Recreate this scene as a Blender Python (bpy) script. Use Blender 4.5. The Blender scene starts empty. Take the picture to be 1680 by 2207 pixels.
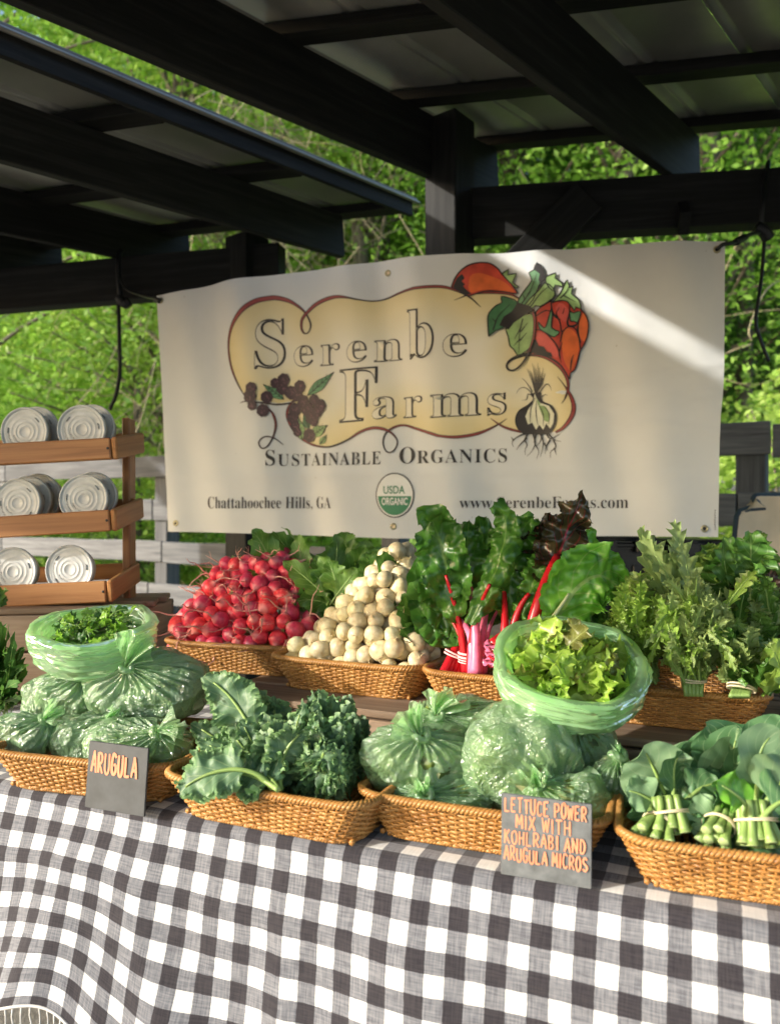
import bpy, bmesh, math, random
import numpy as np
from mathutils import Vector, Matrix, noise as mnoise
R = math.radians
rnd = random.Random(7)
SC = bpy.context.scene
COL = SC.collection

# ------------------------------------------------------------------ camera, sky, sun, exposure
cam_d = bpy.data.cameras.new("camera")
cam_d.sensor_fit = 'HORIZONTAL'; cam_d.sensor_width = 36; cam_d.lens = 36 * 1667 / 1680
cam_d.clip_start = 0.02; cam_d.clip_end = 500
cam = bpy.data.objects.new("camera", cam_d); COL.objects.link(cam)
cam.location = (0, 0, 1.2); cam.rotation_euler = (R(90), 0, 0)
cam_d.dof.use_dof = True; cam_d.dof.focus_distance = 1.35; cam_d.dof.aperture_fstop = 5.6
SC.camera = cam

SUN_AZ, SUN_EL = 70.0, 17.5          # direction the light travels (clockwise from +Y), elevation
sd = Vector((math.sin(R(SUN_AZ)) * math.cos(R(SUN_EL)), math.cos(R(SUN_AZ)) * math.cos(R(SUN_EL)), -math.sin(R(SUN_EL))))
world = bpy.data.worlds.new("World"); SC.world = world; world.use_nodes = True
wn = world.node_tree; bg = wn.nodes['Background']
sky = wn.nodes.new('ShaderNodeTexSky'); sky.sky_type = 'NISHITA'; sky.sun_disc = False
sky.sun_elevation = R(SUN_EL); sky.sun_rotation = R(SUN_AZ + 180)
sky.air_density = 1.0; sky.dust_density = 2.0; sky.ozone_density = 1.0
wn.links.new(sky.outputs[0], bg.inputs[0]); bg.inputs[1].default_value = 0.15
sun_d = bpy.data.lights.new("sun", 'SUN'); sun_d.energy = 2.0; sun_d.angle = R(0.9); sun_d.color = (1.0, 0.95, 0.87)
sun = bpy.data.objects.new("sun", sun_d); COL.objects.link(sun)
sun.rotation_euler = sd.to_track_quat('-Z', 'Y').to_euler(); sun.location = (-6, -2, 6)
SC.view_settings.view_transform = 'Standard'; SC.view_settings.look = 'None'
SC.view_settings.exposure = 1.55; SC.view_settings.gamma = 1.0; SC.view_settings.use_curve_mapping = False
SC.render.engine = 'CYCLES'
SC.cycles.use_denoising = True
SC.cycles.max_bounces = 8; SC.cycles.transparent_max_bounces = 24; SC.cycles.sample_clamp_indirect = 6

# ------------------------------------------------------------------ helpers
F_, CX, CY, HC = 1667.0, 840.0, 1104.0, 1.2
def P(px, py, z): return Vector(((px - CX) / F_ * z, z, HC - (py - CY) / F_ * z))
def Gd(px, py, h): return P(px, py, (HC - h) * F_ / (py - CY))
def npa(v): return np.array([v[0], v[1], v[2]], float)

def vn(p, s=1.0, seed=0):
    p = np.asarray(p, float) * s + 37.7 * (seed + 1)
    i = np.floor(p).astype(np.int64); f = p - i; f = f * f * (3 - 2 * f)
    def h(a, b, c):
        n = (a * 374761393 + b * 668265263 + c * 1274126177 + seed * 97531) & 0xffffffff
        n = ((n ^ (n >> 13)) * 1103515245) & 0xffffffff
        return ((n ^ (n >> 16)) & 0xffff) / 65535.0
    x, y, z = i[..., 0], i[..., 1], i[..., 2]; u, v, w = f[..., 0], f[..., 1], f[..., 2]
    r = 0
    for dx in (0, 1):
        for dy in (0, 1):
            for dz in (0, 1):
                r = r + h(x + dx, y + dy, z + dz) * (u if dx else 1 - u) * (v if dy else 1 - v) * (w if dz else 1 - w)
    return r

def mesh(name, V, F, uv=None, smooth=True, col=None, mat=None):
    me = bpy.data.meshes.new(name); V = np.asarray(V, float)
    if isinstance(F, np.ndarray):
        n, k = F.shape
        me.vertices.add(len(V)); me.vertices.foreach_set('co', V.ravel())
        me.loops.add(n * k); me.loops.foreach_set('vertex_index', F.astype(np.int32).ravel())
        me.polygons.add(n); me.polygons.foreach_set('loop_start', np.arange(0, n * k, k, dtype=np.int32))
        me.update(calc_edges=True)
        if uv is not None:
            l = me.uv_layers.new(name='UVMap'); l.data.foreach_set('uv', np.asarray(uv, float)[F.ravel()].ravel())
    else:
        me.from_pydata([tuple(v) for v in V], [], F); me.update()
        if uv is not None:
            l = me.uv_layers.new(name='UVMap'); idx = np.zeros(len(me.loops), np.int32); me.loops.foreach_get('vertex_index', idx)
            l.data.foreach_set('uv', np.asarray(uv, float)[idx].ravel())
    if col is not None:
        c = me.color_attributes.new('col', 'FLOAT_COLOR', 'POINT'); col = np.asarray(col, float)
        if col.ndim == 1: col = np.stack([col, col, col, np.ones_like(col)], 1)
        c.data.foreach_set('color', col.ravel())
    if smooth: me.polygons.foreach_set('use_smooth', np.ones(len(me.polygons), bool))
    if mat: me.materials.append(mat)
    return me

def cat(parts):
    Vs, Fs, Us, o = [], [], [], 0
    for p in parts:
        Vs.append(p[0]); Fs.append(p[1] + o); o += len(p[0])
        Us.append(p[2] if len(p) > 2 else np.zeros((len(p[0]), 2)))
    return np.concatenate(Vs), np.concatenate(Fs), np.concatenate(Us)

def tag(o, label=None, cat_=None, group=None, kind=None):
    if label: o['label'] = label
    if cat_: o['category'] = cat_
    if group: o['group'] = group
    if kind: o['kind'] = kind
    return o
def empty(name, loc, label, cat_, group=None):
    o = bpy.data.objects.new(name, None); COL.objects.link(o); o.location = loc; o.empty_display_size = 0.05
    return tag(o, label, cat_, group)
def put(name, me, parent=None, loc=None, mtx=None):
    o = bpy.data.objects.new(name, me); COL.objects.link(o)
    if parent: o.parent = parent
    if mtx is not None: o.matrix_basis = mtx
    elif loc is not None: o.location = loc
    return o
def part(name, V, F, mat, parent=None, uv=None, smooth=True, col=None, kind=None):
    """mesh given in world coordinates, hung under an unrotated Empty"""
    V = np.asarray(V, float)
    if parent is not None: V = V - npa(parent.matrix_basis.translation)
    o = put(name, mesh(name, V, F, uv, smooth, col, mat), parent)
    if kind: o['kind'] = kind
    return o
def copy_tree(o, parent=None):
    c = o.copy(); COL.objects.link(c)
    if parent: c.parent = parent
    for ch in [x for x in COL.objects if x.parent is o]: copy_tree(ch, c)
    return c

BOXF = np.array([[0, 1, 3, 2], [4, 6, 7, 5], [0, 4, 5, 1], [2, 3, 7, 6], [0, 2, 6, 4], [1, 5, 7, 3]])
def boxg(c, s):
    c = npa(c); s = np.array(s) / 2.0
    V = np.array([[x, y, z] for x in (-1, 1) for y in (-1, 1) for z in (-1, 1)]) * s + c
    return V, BOXF.copy()
def rboxg(c, s, M):
    V, F = boxg((0, 0, 0), s); M = np.array(M.to_3x3()); return V @ M.T + npa(c), F
_bevel_cache = {}
def board(name, p0, p1, w, h, mat, parent=None, up=(0, 0, 1), bev=0.003, warp=0.0, seed=0, kind=None):
    """box from p0 to p1 (centre line); w is across, h along up; local x runs along the grain"""
    p0, p1 = Vector(p0), Vector(p1); x = (p1 - p0); L = x.length; x.normalize()
    z = Vector(up) - x * x.dot(Vector(up)); z.normalize(); y = z.cross(x)
    bm = bmesh.new(); n = max(1, int(L / 0.25)) if warp else 1
    rs = np.random.RandomState(seed)
    ringv = []
    for i in range(n + 1):
        t = -L / 2 + L * i / n; a, b = (rs.randn(2) * warp if 0 < i < n else (0, 0))
        ringv.append([bm.verts.new((t, sy * w / 2 + b * .4, sz * h / 2 + a)) for sy, sz in ((-1, -1), (1, -1), (1, 1), (-1, 1))])
    for i in range(n):
        for j in range(4):
            bm.faces.new((ringv[i][j], ringv[i][(j + 1) % 4], ringv[i + 1][(j + 1) % 4], ringv[i + 1][j]))
    bm.faces.new(ringv[0][::-1]); bm.faces.new(ringv[-1])
    bmesh.ops.recalc_face_normals(bm, faces=bm.faces)
    if bev: bmesh.ops.bevel(bm, geom=[e for e in bm.edges if e.calc_face_angle(0) > .6], offset=min(bev, w * .3, h * .3), segments=1, affect='EDGES')
    me = bpy.data.meshes.new(name); bm.to_mesh(me); bm.free(); me.materials.append(mat)
    M = Matrix((x, y, z)).transposed().to_4x4(); M.translation = (p0 + p1) / 2
    if parent is not None: M = Matrix.Translation(-parent.matrix_basis.translation) @ M
    o = put(name, me, parent, mtx=M)
    if kind: o['kind'] = kind
    return o

def frames(C):
    T = np.gradient(C, axis=0); T /= np.linalg.norm(T, axis=1)[:, None] + 1e-12
    n = np.cross(T[0], [0.123, 0.31, 0.94]); n /= np.linalg.norm(n) + 1e-12
    N = [n]
    for i in range(1, len(C)):
        n = N[-1] - T[i] * np.dot(N[-1], T[i]); n /= np.linalg.norm(n) + 1e-12; N.append(n)
    N = np.array(N); return T, N, np.cross(T, N)
def tube(C, r, k=8, closed=False, cap=True):
    C = np.asarray(C, float); n = len(C); r = np.broadcast_to(np.asarray(r, float), (n,))
    if closed:
        T = np.roll(C, -1, 0) - np.roll(C, 1, 0); T /= np.linalg.norm(T, axis=1)[:, None]
        up = np.array([0, 0, 1.0]); N = up - T * (T @ up)[:, None]; N /= np.linalg.norm(N, axis=1)[:, None]; B = np.cross(T, N)
    else:
        T, N, B = frames(C)
        if cap:
            C = np.concatenate([C[:1], C, C[-1:]]); r = np.concatenate([[1e-5], r, [1e-5]])
            N = np.concatenate([N[:1], N, N[-1:]]); B = np.concatenate([B[:1], B, B[-1:]]); n += 2
    a = np.linspace(0, 2 * np.pi, k, endpoint=False)
    V = C[:, None] + r[:, None, None] * (np.cos(a)[None, :, None] * N[:, None] + np.sin(a)[None, :, None] * B[:, None])
    V = V.reshape(-1, 3); m = n if closed else n - 1
    i = np.arange(m)[:, None]; j = np.arange(k)[None]; i2 = (i + 1) % n
    Fq = np.stack([i * k + j, i * k + (j + 1) % k, i2 * k + (j + 1) % k, i2 * k + j], -1).reshape(-1, 4)
    uv = np.stack([np.repeat(np.linspace(0, 1, n), k), np.tile(np.linspace(0, 1, k), n)], 1)
    return V, Fq, uv
def bez(pts, n):
    pts = np.array([npa(p) for p in pts]); t = np.linspace(0, 1, n)[:, None]; m = len(pts) - 1
    return sum(math.comb(m, i) * (1 - t) ** (m - i) * t ** i * pts[i] for i in range(m + 1))
def cr(pts, n):
    """catmull-rom through points (any dimension)"""
    pts = np.asarray(pts, float); q = np.concatenate([[2 * pts[0] - pts[1]], pts, [2 * pts[-1] - pts[-2]]]); out = []
    for i in range(1, len(q) - 2):
        t = np.linspace(0, 1, n, endpoint=False)[:, None]
        out.append(.5 * ((2 * q[i]) + (-q[i - 1] + q[i + 1]) * t + (2 * q[i - 1] - 5 * q[i] + 4 * q[i + 1] - q[i + 2]) * t ** 2 + (-q[i - 1] + 3 * q[i] - 3 * q[i + 1] + q[i + 2]) * t ** 3))
    return np.concatenate(out + [q[-2][None]])
def gridf(n, m):
    i = np.arange(n)[:, None]; j = np.arange(m)[None]
    return np.stack([i * (m + 1) + j, (i + 1) * (m + 1) + j, (i + 1) * (m + 1) + j + 1, i * (m + 1) + j + 1], -1).reshape(-1, 4)
def lathe(prof, k=24):
    prof = np.array(prof, float); n = len(prof); a = np.linspace(0, 2 * np.pi, k, endpoint=False)
    V = np.stack([prof[:, 0, None] * np.cos(a), prof[:, 0, None] * np.sin(a), np.repeat(prof[:, 1, None], k, 1)], -1).reshape(-1, 3)
    i = np.arange(n - 1)[:, None]; j = np.arange(k)[None]
    return V, np.stack([i * k + j, i * k + (j + 1) % k, (i + 1) * k + (j + 1) % k, (i + 1) * k + j], -1).reshape(-1, 4)

# ------------------------------------------------------------------ materials
class NT:
    def __init__(s, name):
        s.m = bpy.data.materials.new(name); s.m.use_nodes = True; s.t = s.m.node_tree
        s.b = s.t.nodes['Principled BSDF']; s.out = s.t.nodes['Material Output']
    def n(s, typ, **kw):
        x = s.t.nodes.new('ShaderNode' + typ)
        for k, v in kw.items():
            if k.startswith('i_'): x.inputs[k[2:].replace('_', ' ')].default_value = v
            else: setattr(x, k, v)
        return x
    def l(s, a, b): s.t.links.new(a, b)
    def coord(s, kind='Object', scale=(1, 1, 1), rnd_off=False):
        c = s.n('TexCoord'); m = s.n('Mapping'); m.inputs['Scale'].default_value = scale
        s.l(c.outputs[kind], m.inputs['Vector'])
        if rnd_off:
            oi = s.n('ObjectInfo'); vm = s.n('VectorMath', operation='SCALE'); vm.inputs[0].default_value = (17.3, 9.1, 13.7)
            s.l(oi.outputs['Random'], vm.inputs['Scale']); s.l(vm.outputs[0], m.inputs['Location'])
        return m.outputs[0]
    def noise(s, vec, scale, detail=4, rough=.55, dist=0):
        x = s.n('TexNoise'); x.inputs['Scale'].default_value = scale; x.inputs['Detail'].default_value = detail
        x.inputs['Roughness'].default_value = rough; x.inputs['Distortion'].default_value = dist
        if vec is not None: s.l(vec, x.inputs['Vector'])
        return x.outputs['Fac']
    def ramp(s, fac, stops):
        x = s.n('ValToRGB'); e = x.color_ramp.elements
        while len(e) < len(stops): e.new(.5)
        for k, (p, c) in enumerate(stops): e[k].position = p; e[k].color = (*c, 1) if len(c) == 3 else c
        s.l(fac, x.inputs[0]); return x.outputs[0]
    def mix(s, fac, a, b, mode='MIX'):
        x = s.n('Mix', data_type='RGBA', blend_type=mode)
        for inp, v in ((x.inputs[0], fac), (x.inputs[6], a), (x.inputs[7], b)):
            if hasattr(v, 'links'): s.l(v, inp)
            elif isinstance(v, (int, float)): inp.default_value = v
            else: inp.default_value = (*v, 1)
        return x.outputs[2]
    def math(s, op, a, b=None, clamp=False):
        x = s.n('Math', operation=op, use_clamp=clamp)
        for inp, v in ((x.inputs[0], a), (x.inputs[1], b)):
            if v is None: continue
            if hasattr(v, 'links'): s.l(v, inp)
            else: inp.default_value = v
        return x.outputs[0]
    def bump(s, h, strength=.3, dist=.002):
        x = s.n('Bump'); x.inputs['Strength'].default_value = strength; x.inputs['Distance'].default_value = dist
        s.l(h, x.inputs['Height']); return x.outputs[0]
    def col(s, c):
        if hasattr(c, 'links'): s.l(c, s.b.inputs['Base Color'])
        else: s.b.inputs['Base Color'].default_value = (*c, 1)
    def set(s, **kw):
        for k, v in kw.items():
            i = s.b.inputs[k.replace('_', ' ')]
            if hasattr(v, 'links'): s.l(v, i)
            else: i.default_value = v
        return s

def m_simple(name, c, rough=.5, metal=0, var=.0, scale=8, bump=0, bd=.001, spec=.5):
    t = NT(name)
    if var:
        v = t.coord(rnd_off=True); f = t.noise(v, scale, 5)
        t.col(t.ramp(f, [(.3, tuple(x * (1 - var) for x in c)), (.7, tuple(min(1, x * (1 + var)) for x in c))]))
        if bump: t.l(t.bump(f, bump, bd), t.b.inputs['Normal'])
    else: t.col(c)
    t.set(Roughness=rough, Metallic=metal); t.b.inputs['Specular IOR Level'].default_value = spec
    return t.m
def m_wood(name, c1, c2, c3=None, rough=.7, gscale=1.0, bump=.35, knots=False, spec=.3, sc=(2.2, 40, 40)):
    t = NT(name); v = t.coord(scale=sc, rnd_off=True)
    g = t.noise(v, 1.0 * gscale, 8, .65, .6); v2 = t.coord(scale=(1, 5, 5), rnd_off=True); b = t.noise(v2, 1.6, 3)
    c = t.ramp(g, [(.28, c1), (.5, c2), (.72, c3 or c2)])
    c = t.mix(t.math('MULTIPLY', b, .5), c, c1)
    oi = t.n('ObjectInfo'); hs = t.n('HueSaturation'); t.l(c, hs.inputs['Color'])
    t.l(t.math('ADD', t.math('MULTIPLY', oi.outputs['Random'], .35), .83), hs.inputs['Value'])
    c = hs.outputs[0]
    if knots:
        vo = t.n('TexVoronoi'); vo.inputs['Scale'].default_value = 1.0; t.l(t.coord(scale=(3.2, 9, 9), rnd_off=True), vo.inputs['Vector'])
        k = t.ramp(vo.outputs['Distance'], [(.06, (0, 0, 0)), (.16, (1, 1, 1))]); c = t.mix(k, tuple(x * .35 for x in c1), c)
    t.col(c); t.set(Roughness=rough); t.b.inputs['Specular IOR Level'].default_value = spec
    t.l(t.bump(g, bump, .0015), t.b.inputs['Normal']); return t.m

def m_leaf(name, dark, light, vein=(.35, .5, .18), rough=.35, transl=.35, nveins=9, vs=.8, spec=.5, ns=30, bump=.4, slant=.45, reticle=0.0, edge=None):
    t = NT(name); v = t.coord(rnd_off=True); f = t.noise(v, ns, 5)
    c = t.ramp(f, [(.3, dark), (.68, light)])
    uv = t.n('TexCoord'); sx = t.n('SeparateXYZ'); t.l(uv.outputs['UV'], sx.inputs[0])
    a = t.math('ABSOLUTE', t.math('SUBTRACT', sx.outputs[1], .5))
    q = t.math('FRACT', t.math('MULTIPLY', t.math('SUBTRACT', sx.outputs[0], t.math('MULTIPLY', a, slant)), float(nveins)))
    q = t.math('ABSOLUTE', t.math('SUBTRACT', q, .5))
    wdt = t.math('SUBTRACT', .075, t.math('MULTIPLY', a, .12))
    side = t.math('LESS_THAN', q, wdt)
    mid = t.math('LESS_THAN', a, t.math('SUBTRACT', .035, t.math('MULTIPLY', sx.outputs[0], .024)))
    ve = t.math('MAXIMUM', t.math('MULTIPLY', side, vs * .55), t.math('MULTIPLY', mid, vs))
    if edge:
        e = t.ramp(a, [(.30, (0, 0, 0)), (.48, (1, 1, 1))]); c = t.mix(t.math('MULTIPLY', e, .8), c, edge)
    c = t.mix(ve, c, vein)
    oi = t.n('ObjectInfo'); hs = t.n('HueSaturation'); t.l(c, hs.inputs['Color'])
    t.l(t.math('ADD', t.math('MULTIPLY', oi.outputs['Random'], .5), .75), hs.inputs['Value']); c = hs.outputs[0]
    t.col(c); t.set(Roughness=rough); t.b.inputs['Specular IOR Level'].default_value = spec
    fine = t.noise(v, ns * 4, 3); vo = t.n('TexVoronoi'); vo.inputs['Scale'].default_value = ns * 3.2; t.l(v, vo.inputs['Vector'])
    hh = t.math('ADD', t.math('MULTIPLY', ve, -.6), t.math('ADD', t.math('MULTIPLY', fine, .5), t.math('MULTIPLY', vo.outputs['Distance'], reticle)))
    nb = t.bump(hh, bump, .002); t.l(nb, t.b.inputs['Normal'])
    tr = t.n('BsdfTranslucent'); cc = t.mix(.5, c, light, 'ADD'); t.l(cc, tr.inputs[0])
    mx = t.n('MixShader'); mx.inputs[0].default_value = transl
    t.l(t.b.outputs[0], mx.inputs[1]); t.l(tr.outputs[0], mx.inputs[2]); t.l(mx.outputs[0], t.out.inputs[0])
    return t.m

M = {}
M['black_wood'] = m_wood('black_stained_wood', (.009, .0092, .009), (.018, .0185, .018), (.038, .038, .036), rough=.68, bump=.5, spec=.22)
M['grey_wood'] = m_wood('weathered_grey_wood', (.075, .077, .082), (.16, .163, .17), (.26, .265, .27), rough=.85, bump=.6)
M['old_wood'] = m_wood('old_crate_wood', (.15, .098, .062), (.30, .21, .14), (.43, .32, .23), rough=.8, bump=.6, knots=True)
M['oak'] = m_wood('oiled_acacia_wood', (.20, .08, .028), (.40, .18, .062), (.52, .27, .105), rough=.45, bump=.12, spec=.4)
M['metal_roof'] = m_simple('roof_sheet_metal', (.33, .33, .315), .36, .3, .25, 3, .15, .003)
M['fence_steel'] = m_simple('grey_trim_metal', (.16, .155, .145), .55, 0, .2, 5)
M['steel'] = m_simple('dull_steel', (.45, .44, .42), .35, 1.0)
M['brass'] = m_simple('brass', (.42, .38, .24), .35, .9)
M['rubber'] = m_simple('black_rubber', (.008, .009, .010), .5)
M['slate'] = m_simple('slate_board', (.055, .06, .064), .62, 0, .22, 35, .3, .0006)
M['slate_grey'] = m_simple('worn_slate_board', (.135, .145, .15), .5, 0, .3, 60, .3, .0006)
M['marker'] = m_simple('orange_chalk_marker', (.74, .27, .14), .7, 0, .12, 60)
M['black_plastic'] = m_simple('black_plastic', (.01, .011, .014), .22)
M['tan'] = m_simple('tan_canvas', (.74, .59, .41), .8, 0, .10, 9, .2, .002)
M['navy'] = m_simple('navy_piping', (.035, .06, .09), .5)
M['band'] = m_simple('rubber_band', (.72, .62, .42), .5)
M['pinkband'] = m_simple('pink_band', (.80, .52, .50), .5)
M['paper_cup'] = m_simple('container_wall', (.42, .40, .35), .5, 0, .05)
M['pen'] = m_simple('black_pen', (.02, .02, .025), .6)

# ------------------------------------------------------------------ ground, grass bank
FN = np.array([.523, .852]); FP = np.array([1.56, 3.33])        # fence line normal and a point on it
def terrain(x, y):
    d = (x - FP[0]) * FN[0] + (y - FP[1]) * FN[1]
    h = np.clip(d - 1.2, 0, None) * .125 + np.clip(d - 16, 0, None) * .30
    return h + (np.clip(d, 0, 6) / 6) * .10 * (vn(np.stack([x, y, x * 0], -1), .5, 3) - .5)
def build_ground():
    xs = np.concatenate([np.linspace(-120, -14, 14), np.linspace(-13, 13, 80), np.linspace(14, 120, 14)])
    ys = np.concatenate([np.linspace(-60, -4, 10), np.linspace(-3, 24, 90), np.linspace(26, 160, 16)])
    X, Y = np.meshgrid(xs, ys, indexing='ij'); Z = terrain(X, Y)
    V = np.stack([X, Y, Z], -1).reshape(-1, 3)
    t = NT('ground_earth'); c = t.coord()
    dirt = t.ramp(t.noise(c, 6, 8, .7), [(.3, (.13, .12, .10)), (.7, (.30, .28, .245))])
    gr = t.ramp(t.noise(c, 3, 6, .7), [(.3, (.04, .07, .015)), (.7, (.13, .19, .04))])
    dp = t.n('VectorMath', operation='DOT_PRODUCT'); dp.inputs[1].default_value = (.523, .852, 0); t.l(c, dp.inputs[0])
    f = t.math('ADD', t.math('SUBTRACT', dp.outputs['Value'], 3.55), t.math('MULTIPLY', t.noise(c, 2, 3), .5), clamp=True)
    t.col(t.mix(f, dirt, gr)); t.set(Roughness=.95); t.l(t.bump(t.noise(c, 40, 6, .7), .6, .02), t.b.inputs['Normal'])
    o = put('ground', mesh('ground', V, gridf(len(xs) - 1, len(ys) - 1), mat=t.m)); o['kind'] = 'structure'
build_ground()

def m_foliage(name, c0, c1, c2, tr=.45, rough=.5):
    t = NT(name); a = t.n('Attribute', attribute_name='col'); oi = t.n('ObjectInfo')
    f = t.math('ADD', t.math('MULTIPLY', a.outputs['Fac'], .75), t.math('MULTIPLY', oi.outputs['Random'], .25))
    c = t.ramp(f, [(.1, c0), (.5, c1), (.9, c2)]); t.col(c); t.set(Roughness=rough); t.b.inputs['Specular IOR Level'].default_value = .3
    x = t.n('BsdfTranslucent'); t.l(t.mix(1.0, c, (1.0, 1.12, .8), 'MULTIPLY'), x.inputs[0]); mx = t.n('MixShader'); mx.inputs[0].default_value = tr
    t.l(t.b.outputs[0], mx.inputs[1]); t.l(x.outputs[0], mx.inputs[2]); t.l(mx.outputs[0], t.out.inputs[0]); return t.m
M['foliage'] = m_foliage('spring_foliage', (.12, .25, .035), (.26, .46, .07), (.46, .64, .18))
M['foliage2'] = m_foliage('yellow_green_foliage', (.16, .28, .04), (.36, .52, .09), (.60, .70, .27))
M['foliage3'] = m_foliage('deep_green_foliage', (.05, .12, .025), (.12, .25, .045), (.22, .38, .08))
M['grass'] = m_foliage('grass_blades', (.05, .09, .012), (.12, .19, .03), (.22, .28, .07))
M['bark'] = m_simple('tree_bark', (.15, .12, .09), .9, 0, .4, 9, .6, .02)
M['vine'] = m_simple('dry_vine', (.34, .29, .18), .9, 0, .3, 6)

def leaf_cloud(C, size, rs, flat=.5, asp=.55, cl=None):
    """one folded diamond leaf per centre"""
    n = len(C); d = rs.randn(n, 3); d[:, 2] = d[:, 2] * flat - .25; d /= np.linalg.norm(d, axis=1)[:, None]
    up = rs.randn(n, 3) * .55 + np.array([0, 0, 1.0]); s = np.cross(d, up); s /= np.linalg.norm(s, axis=1)[:, None]
    u = np.cross(s, d); L = size * rs.uniform(.6, 1.35, (n, 1)); W = L * asp
    V = np.stack([C - d * L * .5, C + s * W * .5 + u * W * .16, C + d * L * .5, C - s * W * .5 + u * W * .16], 1).reshape(-1, 3)
    i = np.arange(n)[:, None] * 4
    Fq = np.concatenate([i + np.array([0, 1, 2]), i + np.array([0, 2, 3])], 0)
    col = np.repeat(cl if cl is not None else rs.rand(n), 4)
    return V, Fq, np.clip(col, 0, 1)

def tree_variant(seed, H=12, rad=3.0, z0=1.2, ncl=300, per=105, size=.092, mat='foliage', trunk=True):
    rs = np.random.RandomState(seed)
    cl = []
    while len(cl) < ncl:
        z = rs.uniform(z0, H); f = (z - z0) / (H - z0); rr = rad * (np.sin(np.pi * min(1, f * .85 + .16)) ** .6) * rs.uniform(.25, 1.0) ** .6
        a = rs.uniform(0, 2 * np.pi); cl.append((rr * np.cos(a), rr * np.sin(a), z))
    cl = np.array(cl); cs = rs.rand(ncl)
    k = rs.randint(0, ncl, ncl * per); C = cl[k] + rs.randn(len(k), 3) * np.array([.36, .36, .17])
    C[:, 2] = np.maximum(C[:, 2], .05)
    V, Fq, c = leaf_cloud(C, size, rs, cl=cs[k] * .6 + rs.rand(len(k)) * .4)
    crown = mesh('crown', V, Fq, smooth=False, col=c, mat=M[mat])
    parts = [tube([(0, 0, -.3), (.1 * rs.randn(), .1 * rs.randn(), H * .35), (.25 * rs.randn(), .25 * rs.randn(), H * .9)], [.17, .13, .03], 8)]
    for q in cl[rs.permutation(ncl)[:34]]:
        zb = q[2] * rs.uniform(.45, .85); mid = np.array([q[0] * .4, q[1] * .4, (zb + q[2]) / 2 + .3])
        parts.append(tube(bez([(0, 0, zb), mid, q], 6), np.linspace(.045, .008, 6), 4))
    Vt, Ft, _ = cat(parts); tr = mesh('trunk', Vt, Ft, mat=M['bark'])
    return crown, tr
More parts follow.
